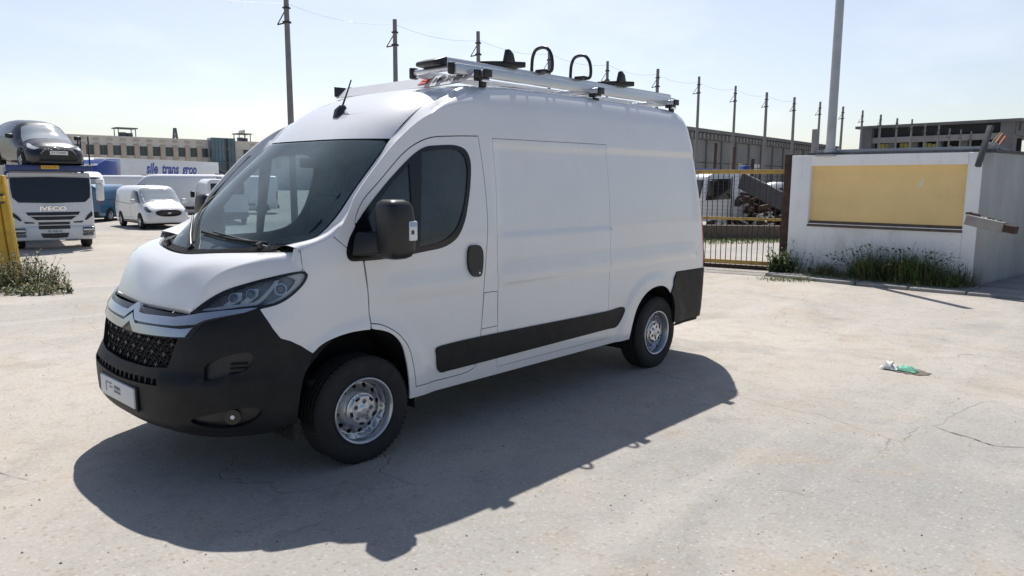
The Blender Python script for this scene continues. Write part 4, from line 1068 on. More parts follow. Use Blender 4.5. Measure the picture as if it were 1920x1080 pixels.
# loose stones on the yard
mat('stone_dark', (0.16, 0.15, 0.14), rough=0.9, var=0.4, vscale=3)
mat('stone_pale', (0.46, 0.43, 0.39), rough=0.9, var=0.3, vscale=3)
for nm, cnt, s0, s1, sd in (('stone_dark', 260, 0.004, 0.014, 1), ('stone_pale', 320, 0.005, 0.015, 2)):
    r_ = random.Random(sd); m = MB()
    for _ in range(cnt):
        d = 3.0+17*r_.random()**1.7; px = r_.uniform(-150, 2070); q = gp(px, d)
        if -1.1 < q.x < 4.5 and -1.05 < q.y < 1.05: continue
        s = r_.uniform(s0, s1); h = s*0.6; a = r_.uniform(0, 6.28)
        k = 5; ring = [(q.x+s*math.cos(a+6.283*i/k)*r_.uniform(.7, 1.2), q.y+s*math.sin(a+6.283*i/k)*r_.uniform(.7, 1.2), gz(q.x, q.y)+micro(q.x, q.y)-0.004) for i in range(k)]
        top = (q.x+r_.uniform(-.3, .3)*s, q.y+r_.uniform(-.3, .3)*s, gz(q.x, q.y)+micro(q.x, q.y)+h)
        m.add(ring+[top], [(i, (i+1) % k, k) for i in range(k)])
    tag(m.build('loose_stones', nm), ('small dark' if sd == 1 else 'small pale')+' loose stones scattered over the dusty yard', 'stones', kind='stuff')

# open joints between broken slabs, filled with dirt
mat('crack_dirt', (0.15, 0.125, 0.10), rough=1.0, var=0.4, vscale=30)
def crack(pts, w, seed):
    r_ = random.Random(seed); P = catmull(pts, sp=0.05); m = MB(); vs_ = []
    for i, p in enumerate(P):
        t = Vector(P[min(i+1, len(P)-1)])-Vector(P[max(i-1, 0)]); nrm = Vector((-t.y, t.x)).normalized()
        ww = w*(0.25+0.75*r_.random())*min(1, 4*i/len(P)+0.1, 4*(len(P)-1-i)/len(P)+0.1)
        o = r_.uniform(-.5, .5)*w
        for s in (-1, 1):
            x = p[0]+nrm.x*(o+s*ww); y = p[1]+nrm.y*(o+s*ww); vs_.append((x, y, gz(x, y)+micro(x, y)+0.004))
    m.add(vs_, [(2*i, 2*i+1, 2*i+3, 2*i+2) for i in range(len(P)-1)])
    tag(m.build('ground_joint', 'crack_dirt'), kind='structure')
crack([(3.35, -3.42), (3.27, -3.55), (3.22, -3.72), (3.16, -3.86), (3.25, -4.0), (3.4, -4.25)], 0.007, 1)
0 and crack([(3.35, -3.42), (3.9, -3.38), (4.6, -3.35), (5.3, -3.5), (6.2, -3.9)], 0.004, 2)
0 and crack([(3.3, -3.40), (2.7, -3.1), (2.0, -2.9), (1.3, -2.95)], 0.003, 3)
crack([(-2.1, 1.9), (-1.75, 1.35), (-1.70, 0.9), (-1.62, 0.45), (-1.5, 0.1)], 0.004, 4)
crack([(-2.6, 3.2), (-2.2, 2.5), (-1.9, 1.6)], 0.003, 5)

# shallow pot-hole with two rags in it
mat('rag_white', (0.72, 0.72, 0.70), rough=0.95, var=0.12, vscale=20)
mat('rag_green', (0.16, 0.42, 0.31), rough=0.95, var=0.3, vscale=25)
hx, hy = 4.97, -2.80
ph = MB(); hr = random.Random(6); N_ = 26; rim_ = [(hx+(0.10+0.05*hr.random())*1.0*math.cos(6.283*k/N_), hy-0.05+(0.13+0.06*hr.random())*math.sin(6.283*k/N_), 0.005) for k in range(N_)]; ph.add(rim_+[(hx, hy-0.05, 0.006)], [(k, (k+1) % N_, N_) for k in range(N_)])
o = ph.build('pot_hole', 'crack_dirt'); o.scale = (1, 1, 1); tag(o, kind='structure')
def rag(c, sx, sy, h, mt, seed, lab):
    m = MB(); N = 9
    vs_ = []
    for i in range(N):
        for j in range(N):
            u, v = i/(N-1)-.5, j/(N-1)-.5; r2 = max(abs(u), abs(v))*2
            z = h*(0.25+0.9*abs(mnoise.noise(Vector((u*5+seed, v*5, seed)))))*(1-r2**3)+0.012
            vs_.append((c[0]+u*sx+0.03*mnoise.noise(Vector((v*4, u*4, seed+9))), c[1]+v*sy+0.03*mnoise.noise(Vector((u*4, v*4, seed+5))), z))
    m.add(vs_, [(i*N+j, (i+1)*N+j, (i+1)*N+j+1, i*N+j+1) for i in range(N-1) for j in range(N-1)], True)
    tag(m.build('rag', mt), lab, 'rag')
rag((hx-0.03, hy+0.12), 0.13, 0.14, 0.11, 'rag_white', 2.0, 'crumpled white rag lying beside the pot-hole')
rag((hx-0.01, hy-0.03), 0.12, 0.17, 0.07, 'rag_green', 5.0, 'crumpled green rag lying in the pot-hole')
# ------------------------------------------------------------------ background vehicles
mat('veh_white', (0.78, 0.78, 0.78), rough=0.35, coat=0.6, var=0.04, vscale=2)
mat('veh_blue', (0.02, 0.11, 0.22), rough=0.35, coat=0.8, var=0.08, vscale=2)
mat('veh_dark', (0.018, 0.016, 0.021), rough=0.38, coat=0.45, var=0.1, vscale=3)
mat('truck_white', (0.74, 0.75, 0.76), rough=0.4, coat=0.4, var=0.06, vscale=2, dirt=((0.45, 0.42, 0.38), 0.25, 1.5))
mat('truck_blue', (0.022, 0.055, 0.26), rough=0.4, coat=0.4, var=0.1, vscale=2)
mat('deck_blue', (0.035, 0.060, 0.17), rough=0.5, var=0.2, vscale=2)
mat('plate_yellow', (0.72, 0.50, 0.06), rough=0.6, var=0.1)

class Veh:
    """body lofted from stations; side / top maps let panes and lamps follow the skin. nose towards +x, centred on y"""
    def __init__(s, stations, tumble=0.12, t0=0.45, pw=5.0):
        xs = [q[0] for q in stations]
        s.zb = pchip(xs, [q[1] for q in stations]); s.zt = pchip(xs, [q[2] for q in stations]); s.hw = pchip(xs, [q[3] for q in stations])
        s.x0, s.x1 = xs[0], xs[-1]; s.tumble = tumble; s.t0 = t0; s.pw = pw; s.xs = xs
    def g(s, t):
        if t <= s.t0: return 1.0-0.04*(1-t/s.t0)**2
        u = (t-s.t0)/(1-s.t0); return (1-s.tumble*u)*max(0.0, 1-u**s.pw)**(1/s.pw)
    def side(s, x, z):
        zb, zt = s.zb(x), s.zt(x); t = min(0.995, max(0, (z-zb)/(zt-zb))); return (x, -s.hw(x)*s.g(t), z)
    def top(s, x, y):
        a = abs(y)/s.hw(x); lo, hi = s.t0, 1.0
        for _ in range(24):
            m = (lo+hi)/2
            if s.g(m) > a: lo = m
            else: hi = m
        return (x, y, s.zb(x)+(s.zt(x)-s.zb(x))*lo)
    def ring(s, x):
        zb, zt, hw = s.zb(x), s.zt(x), s.hw(x)
        ts = [0, .12, .25, .38, .5, .6, .7, .78, .85, .9, .94, .97, .99, 1.0]
        R = [(x, hw*s.g(t)*(1 if t < 1 else 0.0), zb+(zt-zb)*t) for t in ts]
        R = R[:-1]+[(x, 0.0, zt)]
        return R+[(x, -y, z) for x, y, z in R[::-1][1:]]
    def body(s, name, mt, parent, step=0.12):
        m = MB(); n = int((s.x1-s.x0)/step)+1
        X = sorted(set([s.x0+(s.x1-s.x0)*i/n for i in range(n+1)]+list(s.xs)))
        m.loft([s.ring(x) for x in X]); return m.build(name, mt, parent, recalc=True)

def small_wheel(parent, x, y, r, w=0.22, rimr=0.6, sg=-1, capm='rim_silver'):
    e = MB(); e.lathe([(r*rimr, -w/2), (r*0.92, -w/2), (r, -w*0.35), (r, w*0.35), (r*0.92, w/2), (r*rimr, w/2)], (x, y, r), axis='y', n=28)
    wo_ = e.build('wheel', 'rubber', parent, recalc=True)
    d = MB(); yo = y+sg*(w/2-0.025)
    d.lathe([(0.0, yo+sg*0.012), (r*0.14, yo+sg*0.012), (r*0.18, yo), (r*(rimr-0.06), yo-sg*0.01), (r*rimr, yo+sg*0.03)], (x, 0, r), axis='y', n=20)
    d.build('rim', capm, wo_, recalc=True)
    sp_ = MB()
    for k in range(5):
        a = 6.283*k/5; sp_.bar((x+r*.16*math.cos(a), yo+sg*0.012, r+r*.16*math.sin(a)), (x+r*(rimr-.1)*math.cos(a), yo+sg*0.006, r+r*(rimr-.1)*math.sin(a)), 0.06, 0.012, up=(0, 1, 0))
    sp_.build('spoke', capm, wo_)
    return wo_
def arch(v, parent, x, r, mirror=False):
    poly = [(x+r*math.cos(math.pi*k/12), r*0.86+r*math.sin(math.pi*k/12)) for k in range(13)]
    poly += [(x-r, v.zb(x)+0.01), (x+r, v.zb(x)+0.01)]
    return patch('wheel_arch', 'body_dark', parent, v.side, poly, sp=0.15, off=0.006, rim=0.0, mirror=mirror)
def rect(x0, x1, z0, z1): return [(x0, z0), (x1, z0), (x1, z1), (x0, z1)]
def place(o, px, d, hd):
    q = gp(px, d); o.location = (q.x, q.y, gz(q.x, q.y)); o.rotation_euler = (0, 0, hd); return o
CAMB = heading(-F2)     # facing the viewer squarely

# --- mid-size van: (length 5.0, height 1.98), nose at +x
def midsize_van(name, body, label, group=None):
    root = empty(name)
    v = Veh([(-2.45, 0.42, 1.80, 0.93), (-2.38, 0.30, 1.93, 0.985), (-1.9, 0.27, 1.96, 0.995), (-0.5, 0.27, 1.975, 0.995), (0.55, 0.27, 1.95, 0.99), (0.80, 0.27, 1.87, 0.985), (1.25, 0.27, 1.52, 0.98), (1.62, 0.27, 1.235, 0.975), (2.05, 0.27, 1.09, 0.95), (2.30, 0.28, 0.97, 0.90), (2.44, 0.30, 0.80, 0.80), (2.50, 0.34, 0.62, 0.70)])
    b = v.body('body', body, root)
    ws = [(0.82, -0.74), (0.82, 0.74), (1.20, 0.82), (1.60, 0.80), (1.60, -0.80), (1.20, -0.82)]
    patch('windscreen', 'far_screen', root, v.top, ws, sp=0.12, off=0.008, rim=0.01)
    for m_ in (False, True):
        patch('side_window', 'far_glass2', root, v.side, [(0.30, 1.24), (1.40, 1.16), (1.22, 1.34), (0.86, 1.68), (0.45, 1.74), (0.30, 1.72)], sp=0.12, off=0.008, rim=0.01, mirror=m_)
        patch('door_seam', 'body_dark', root, v.side, rect(0.22, 0.235, 0.5, 1.78), sp=0.2, off=0.006, rim=0.0, mirror=m_)
        patch('door_seam', 'body_dark', root, v.side, [(-2.3, 1.18), (0.1, 1.10), (0.1, 1.117), (-2.3, 1.197)], sp=0.2, off=0.006, rim=0.0, mirror=m_)
        patch('headlamp', 'far_lamp', root, v.side, [(1.86, 1.02), (2.05, 1.01), (2.28, 0.90), (2.40, 0.80), (2.36, 0.76), (2.20, 0.80), (1.98, 0.90)], sp=0.06, off=0.012, rim=0.02, mirror=m_)
        patch('tail_lamp', 'lens_red', root, v.side, rect(-2.42, -2.34, 0.95, 1.45), sp=0.1, off=0.012, rim=0.02, mirror=m_)
        patch('sill', 'trim_black', root, v.side, rect(-0.95, 0.95, 0.275, 0.37), sp=0.2, off=0.008, rim=0.0, mirror=m_)
        sg = 1 if m_ else -1
        for x in (-1.52, 1.52):
            arch(v, root, x, 0.40, m_); small_wheel(root, x, sg*0.885, 0.335, sg=sg)
        mr = MB(); mr.box((1.12, sg*1.13, 1.24), (0.14, 0.22, 0.22)); mr.build('mirror', body, root, bevel=0.05)
    gr_ = MB()
    ring = [(2.452-0.10*(abs(c)**2.2), 0.56*math.copysign(abs(c)**.7, c), 0.735+0.155*s_) for c, s_ in [(math.cos(6.283*k/24), math.sin(6.283*k/24)) for k in range(24)]]
    gr_.loft([[(x-0.12, y, z) for x, y, z in ring], [(x+0.115, y, z) for x, y, z in ring]]); go = gr_.build('grille', 'gloss_black', root, recalc=True)
    bd = MB(); bd.lathe([(0, 0.006), (0.055, 0.004), (0.085, 0)], n=20); bo = bd.build('badge', 'chrome', go, xf=Matrix.Translation((2.570, 0, 0.745)) @ Matrix.Rotation(math.pi/2, 4, 'Y') @ Matrix.Scale(0.5, 4, (1, 0, 0)))
    lo = MB(); lo.box((2.40, 0, 0.43), (0.16, 1.30, 0.10)); lo.build('lower_intake', 'trim_black', root, bevel=0.03)
    patch('windscreen_wiper', 'trim_black', root, v.top, [(1.52, -0.5), (1.55, -0.5), (1.50, 0.3), (1.48, 0.3)], sp=0.2, off=0.02, rim=0.0)
    rw = MB(); rw.box((-2.43, 0, 1.50), (0.06, 1.3, 0.42)); rw.build('rear_window', 'far_glass2', root, bevel=0.02)
    MB().box((-2.44, 0, 0.42), (0.12, 1.80, 0.22)).build('rear_bumper', 'trim_black', root, bevel=0.03)
    MB().box((0, 0, 0.27), (4.2, 1.5, 0.14)).build('underbody', 'body_dark', root)
    tag(root, label, 'van', group); return root
m = mat('far_screen', (0.30, 0.34, 0.37), rough=0.10, coat=1.0, var=0.1, vscale=1.5)
mat('far_glass2', (0.018, 0.020, 0.022), rough=0.12, coat=0.5, var=0.1)
mat('far_lamp', (0.10, 0.10, 0.11), rough=0.12, coat=1.0, var=0.5, vscale=9)

t1 = midsize_van('mid_size_van', 'veh_white', 'white mid-size panel van with oval black grille, right of the car transporter', None)
place(t1, 285, 35.5, CAMB+math.radians(42))
t2 = midsize_van('mid_size_van', 'veh_blue', 'blue mid-size van seen from behind, between transporter and white van', None)
place(t2, 203, 41.5, CAMB+math.radians(178))

# --- tall long panel vans
def tall_van(label, rear_window=True, L_=5.9, H=2.55):
    root = empty('tall_panel_van'); h2 = L_/2
    v = Veh([(-h2, 0.50, H-0.10, 0.96), (-h2+0.06, 0.35, H-0.02, 1.01), (-h2+0.5, 0.32, H, 1.02), (h2-2.3, 0.32, H, 1.02), (h2-1.8, 0.32, H-0.06, 1.02), (h2-1.45, 0.32, H-0.32, 1.02), (h2-0.95, 0.32, 1.72, 1.01), (h2-0.52, 0.32, 1.30, 1.0), (h2-0.16, 0.34, 1.02, 0.95), (h2, 0.40, 0.80, 0.85)], tumble=0.10, t0=0.55, pw=7)
    v.body('body', 'veh_white', root)
    patch('windscreen', 'far_screen', root, v.top, [(h2-1.38, -0.78), (h2-1.38, 0.78), (h2-0.60, 0.85), (h2-0.60, -0.85)], sp=0.15, off=0.008, rim=0.01)
    for m_ in (False, True):
        sg = 1 if m_ else -1
        patch('side_window', 'far_glass2', root, v.side, [(h2-1.75, 1.35), (h2-0.85, 1.28), (h2-1.05, 1.60), (h2-1.35, 1.95), (h2-1.75, 1.98)], sp=0.15, off=0.008, rim=0.01, mirror=m_)
        patch('tail_lamp', 'lens_red', root, v.side, rect(-h2+0.03, -h2+0.13, 0.95, 1.5), sp=0.1, off=0.012, rim=0.02, mirror=m_)
        patch('side_trim', 'trim_black', root, v.side, rect(-h2+1.5, h2-1.6, 0.55, 0.72), sp=0.25, off=0.015, rim=0.02, mirror=m_)
        patch('headlamp', 'far_lamp', root, v.side, [(h2-0.45, 1.18), (h2-0.10, 0.92), (h2-0.14, 0.84), (h2-0.40, 0.98)], sp=0.08, off=0.012, rim=0.02, mirror=m_)
        for x in (-h2+1.0, h2-0.95):
            arch(v, root, x, 0.42, m_); small_wheel(root, x, sg*0.90, 0.35, sg=sg)
        MB().box((h2-1.2, sg*1.14, 1.45), (0.14, 0.22, 0.34)).build('mirror', 'trim_black', root, bevel=0.05)
        if rear_window: MB().box((-h2-0.004, sg*0.44, 1.78), (0.03, 0.70, 0.55)).build('rear_window', 'far_glass2', root, bevel=0.01)
    MB().box((-h2+0.35, 0, H+0.02), (0.30, 0.9, 0.05)).build('roof_lamp', 'trim_black', root, bevel=0.02)
    MB().box((-h2, 0, 0.48), (0.14, 1.95, 0.24)).build('rear_bumper', 'trim_black', root, bevel=0.03)
    MB().box((h2-0.04, 0, 0.55), (0.16, 1.7, 0.36)).build('front_bumper', 'trim_black', root, bevel=0.05)
    MB().box((0, 0, 0.30), (L_-1.0, 1.5, 0.16)).build('underbody', 'body_dark', root)
    tag(root, label, 'van', 'white vans parked in the rear rows'); return root
tv = tall_van('tall white panel van side-on directly behind the oval-grille van', False); place(tv, 325, 43.5, CAMB-math.radians(78))
tv = tall_van('white panel van in the far row, only its roof showing below the blue lorry cab', False); place(tv, 205, 56, CAMB-math.radians(80))
tv = tall_van('white panel van in the back row under the trailer lettering', True); place(tv, 350, 52, CAMB-math.radians(70))
tv = tall_van('white panel van with dark rear window beside the windscreen of the near van', True, 5.4, 2.3); place(tv, 412, 40.0, CAMB-math.radians(150))
tv = tall_van('white panel van behind, nearest to the glass stair tower', True); place(tv, 432, 50, CAMB-math.radians(65))
# white camper with rounded roof behind the transporter mirror
cmp_ = empty('motorhome'); v = Veh([(-2.8, 0.5, 2.55, 1.05), (-2.7, 0.4, 2.68, 1.10), (0.8, 0.4, 2.72, 1.10), (1.5, 0.4, 2.55, 1.08), (2.1, 0.4, 1.95, 1.02), (2.4, 0.4, 1.35, 0.98), (2.8, 0.45, 1.05, 0.90), (2.95, 0.5, 0.85, 0.8)], tumble=0.08, t0=0.6, pw=6)
v.body('body', 'veh_white', cmp_)
patch('windscreen', 'far_screen', cmp_, v.top, [(1.75, -0.8), (1.75, 0.8), (2.34, 0.84), (2.34, -0.84)], sp=0.15, off=0.008, rim=0.01)
for m_ in (False, True):
    patch('side_window', 'far_glass2', cmp_, v.side, rect(-1.2, 0.0, 1.5, 2.1), sp=0.2, off=0.008, rim=0.01, mirror=m_)
    patch('cab_window', 'far_glass2', cmp_, v.side, [(0.9, 1.35), (2.0, 1.30), (1.6, 1.85), (0.9, 1.95)], sp=0.2, off=0.008, rim=0.01, mirror=m_)
    for x in (-1.5, 2.0): arch(v, cmp_, x, 0.42, m_); small_wheel(cmp_, x, (1 if m_ else -1)*0.95, 0.35, sg=1 if m_ else -1)
tag(cmp_, 'white motorhome with rounded roof partly hidden by the transporter cab', 'motorhome'); place(cmp_, 158, 47, CAMB+math.radians(35))

# --- articulated lorry with blue cab and lettered white trailer
lor = empty('articulated_lorry')
tr = MB(); tr.box((-1.0, 0, 2.65), (13.4, 2.5, 2.7)); tro = tr.build('trailer', 'truck_white', lor, bevel=0.04)
MB().box((-1.0, 0, 1.15), (13.0, 1.2, 0.25)).build('chassis', 'trim_black', lor)
MB().box((-1.0, 1.262, 3.97), (13.3, 0.03, 0.09)).build('roof_rail', 'alu', lor)
for x in (-6.9, -5.6, -4.3, 5.2, 8.2):
    for y in (-1.05, 1.05): small_wheel(lor, x, y, 0.5, 0.32, 0.55, sg=1 if y > 0 else -1)
cb_ = MB(); cb_.loft([[(6.1, -1.23, 0.7), (6.1, 1.23, 0.7), (6.1, 1.23, 3.75), (6.1, -1.23, 3.75)], [(7.3, -1.23, 0.7), (7.3, 1.23, 0.7), (7.3, 1.20, 3.85), (7.3, -1.20, 3.85)], [(8.4, -1.20, 0.6), (8.4, 1.20, 0.6), (8.15, 1.10, 3.3), (8.15, -1.10, 3.3)]], smooth=False)
cab_ = cb_.build('cab', 'truck_blue', lor, bevel=0.08)
MB().box((8.31, 0, 2.35), (0.06, 2.0, 0.85)).build('windscreen', 'far_glass2', lor, bevel=0.02)
for sg in (-1, 1):
    MB().box((7.75, sg*1.235, 2.25), (0.75, 0.03, 0.70)).build('side_window', 'far_glass2', lor, bevel=0.01)
    MB().box((8.25, sg*1.42, 2.2), (0.16, 0.24, 0.75)).build('mirror', 'truck_white', lor, bevel=0.05)
MB().box((8.0, 0, 3.42), (0.5, 2.1, 0.14)).build('sun_visor', 'truck_white', lor, bevel=0.03)
lettering('trailer_lettering', 'sile_trans_grop', 1.25, 'ink_blue', (-0.7, 1.253, 3.22), (-1, 0, 0), (0, 0, 1), tro, depth=0.003, shear=0.25, bold=0.045, width=6.9)
lettering('trailer_line', 'ITALIA', 0.62, 'ink_blue', (0.4, 1.253, 2.05), (-1, 0, 0), (0, 0, 1), tro, depth=0.003, shear=0.2, bold=0.02, width=2.1)
MB().box((-0.2, 1.2535, 2.62), (5.0, 0.006, 0.05)).build('lettering_rule', 'ink_blue', tro)
tag(lor, 'articulated lorry with blue cab and white trailer lettered in blue', 'lorry')
d0 = gp(222, 62); d1 = gp(390, 74); dv = (d0-d1).normalized(); cpos = d1+dv*6.0
lor.location = (cpos.x+dv.x*1.6, cpos.y+dv.y*1.6, -0.5); lor.rotation_euler = (0, 0, heading(dv))

# --- car transporter
tk = empty('car_transporter')
W2 = 1.22
def fpoly(poly, x0, x1): 
    m = MB(); m.prism(poly, lambda y, z: (x0, y, z), lambda y, z: (x1, y, z)); return m
cab_prof = [(-2.0, 0.62), (0.05, 0.62), (0.10, 1.0), (0.06, 1.45), (-0.06, 2.15), (-0.16, 2.62), (-0.30, 2.74), (-2.0, 2.74)]
c = MB(); c.loft([[(x, y, z) for x, z in cab_prof] for y in (-W2, W2)], smooth=False)
cabo = c.build('cab', 'truck_white', tk, bevel=0.07, seg=3)
def front_x(z): return pchip([0.62, 1.0, 1.45, 2.15, 2.62], [0.05, 0.10, 0.06, -0.06, -0.16])(z)
def fm(y, z): return (front_x(z), y, z)
def fpatch(name, mt, poly, off=0.012, rim=0.02, parent=tk): return patch(name, mt, parent, fm, poly, sp=0.12, off=off, rim=rim)
def sym(half): return half+[(-y, z) for y, z in half[::-1]]
fpatch('windscreen', 'far_glass2', sym([(0.0, 2.585), (-1.17, 2.56), (-1.17, 2.2), (-1.14, 1.86), (-0.98, 1.69), (0.0, 1.66)]))
fpatch('header_band', 'truck_white', sym([(0.0, 2.72), (-1.17, 2.72), (-1.17, 2.60), (0.0, 2.615)]), off=0.03)
fpatch('grille_bar', 'trim_black', sym([(0, 1.345), (-0.80, 1.345), (-0.74, 1.235), (0, 1.225)]))
fpatch('grille_bar', 'trim_black', sym([(0, 1.19), (-0.68, 1.195), (-0.52, 1.07), (0, 1.065)]))
fpatch('grille_bar', 'trim_black', sym([(0, 0.995), (-0.46, 0.995), (-0.46, 0.905), (0, 0.905)]))
fpatch('grille_bar', 'trim_black', sym([(0, 0.865), (-0.46, 0.865), (-0.46, 0.745), (0, 0.745)]))
for sg in (-1, 1):
    fpatch('corner_deflector', 'trim_black', [(sg*1.17, 1.36), (sg*1.17, 1.20), (sg*0.98, 1.04), (sg*0.92, 1.06), (sg*1.02, 1.22)][::(1 if sg > 0 else -1)])
    fpatch('vent_slit', 'trim_black', [(sg*0.88, 1.02), (sg*0.58, 0.995), (sg*0.58, 0.955), (sg*0.84, 0.955)][::(1 if sg < 0 else -1)])
    mr = MB(); mr.box((0.02, sg*1.46, 2.05), (0.22, 0.24, 0.62)); mr.build('mirror', 'truck_white', tk, bevel=0.05)
    mr = MB(); mr.box((0.02, sg*1.46, 2.45), (0.22, 0.24, 0.16)); mr.build('mirror', 'truck_white', tk, bevel=0.05)
    MB().bar((-0.1, sg*1.2, 2.55), (0.02, sg*1.46, 2.55), 0.05).build('mirror_arm', 'trim_black', tk)
    hl = MB(); hl.box((0.12, sg*1.02, 0.70), (0.12, 0.36, 0.20)); ho_ = hl.build('headlamp', 'far_lamp', tk, bevel=0.03)
    MB().box((0.185, sg*1.02, 0.705), (0.02, 0.32, 0.045)).build('light_bar', 'lens_white', ho_)
    hl = MB(); hl.box((0.12, sg*1.0, 0.53), (0.12, 0.34, 0.11)); hl.build('fog_lamp', 'far_lamp', tk, bevel=0.03)
    for x in (-1.0, -4.6, -7.4): small_wheel(tk, x, sg*1.02, 0.48, 0.32, 0.55, sg=sg)
bm_ = MB(); bm_.loft([[(-0.9, y*1.0, z) for y, z in [(-1.22, 0.36), (1.22, 0.36), (1.22, 0.86), (-1.22, 0.86)]], [(0.02, y, z) for y, z in [(-1.24, 0.34), (1.24, 0.34), (1.24, 0.88), (-1.24, 0.88)]], [(0.14, y, z) for y, z in [(-1.10, 0.36), (1.10, 0.36), (1.08, 0.82), (-1.08, 0.82)]]], smooth=False)
bm_.build('bumper', 'truck_white', tk, bevel=0.05)
for poly in (sym([(0, 0.60), (-0.30, 0.60), (-0.26, 0.70), (0, 0.70)]),):
    pass
fp = fpoly(sym([(0, 0.60), (-0.42, 0.60), (-0.36, 0.44), (0, 0.42)]), 0.10, 0.155); fp.build('lower_intake', 'trim_black', tk, recalc=True)
fp = fpoly(sym([(0, 0.84), (-0.46, 0.84), (-0.46, 0.745), (0, 0.745)]), 0.10, 0.152); fp.build('lower_intake', 'trim_black', tk, recalc=True)
pl_ = fpoly(sym([(0, 0.725), (-0.27, 0.725), (-0.27, 0.60), (0, 0.60)]), 0.14, 0.165).build('number_plate', 'paper', tk, recalc=True)
lettering('plate_print', 'FB 908 KJ', 0.10, 'ink_navy', (0.168, 0, 0.662), (0, 1, 0), (0, 0, 1), pl_, depth=0.001, width=0.42)
lettering('cab_lettering', 'IVECO', 0.20, 'bright_chrome', (front_x(1.47)+0.02, 0, 1.47), (0, 1, 0), (0.17, 0, 1), tk, depth=0.01, bold=0.006, width=0.78)
MB().box((-5.0, 0, 0.85), (9.0, 1.0, 0.3)).build('chassis', 'trim_black', tk)
# carrier frame over the cab with the blue platform edge
dk_ = MB(); dk_.box((-3.9, 0, 2.90), (8.3, 2.50, 0.20)); dk_.build('upper_deck', 'deck_blue', tk, bevel=0.02)
sg_ = fpoly(sym([(0, 2.985), (-0.26, 2.985), (-0.26, 2.865), (0, 2.865)]), 0.25, 0.262).build('deck_sign', 'plate_yellow', tk, recalc=True)
lettering('sign_print', 'PANASAN', 0.10, 'ink_red', (0.264, 0, 2.925), (0, 1, 0), (0, 0, 1), sg_, depth=0.001, width=0.44)
for x in (-2.4, -5.0, -7.9):
    for sg in (-1, 1): MB().bar((x, sg*1.18, 0.9), (x, sg*1.18, 2.8), 0.10).build('deck_post', 'deck_blue', tk)
for x, y, h in ((0.1, 1.2, 1.15), (-0.3, 0.92, 1.0), (-2.5, 1.2, 1.3), (-2.5, -1.2, 1.3)):
    MB().cyl((x, y, 2.9), (x, y, 2.9+h), 0.025, 8).build('guard_rod', 'trim_black', tk)
tag(tk, 'white lorry cab of a car transporter with blue upper deck carrying a dark hatchback', 'lorry')
place(tk, 103, 23.6, heading((Vector((CAM_POS.x, CAM_POS.y))-gp(103, 23.6)))+math.radians(3))
tk.scale = (1, 0.92, 0.885)

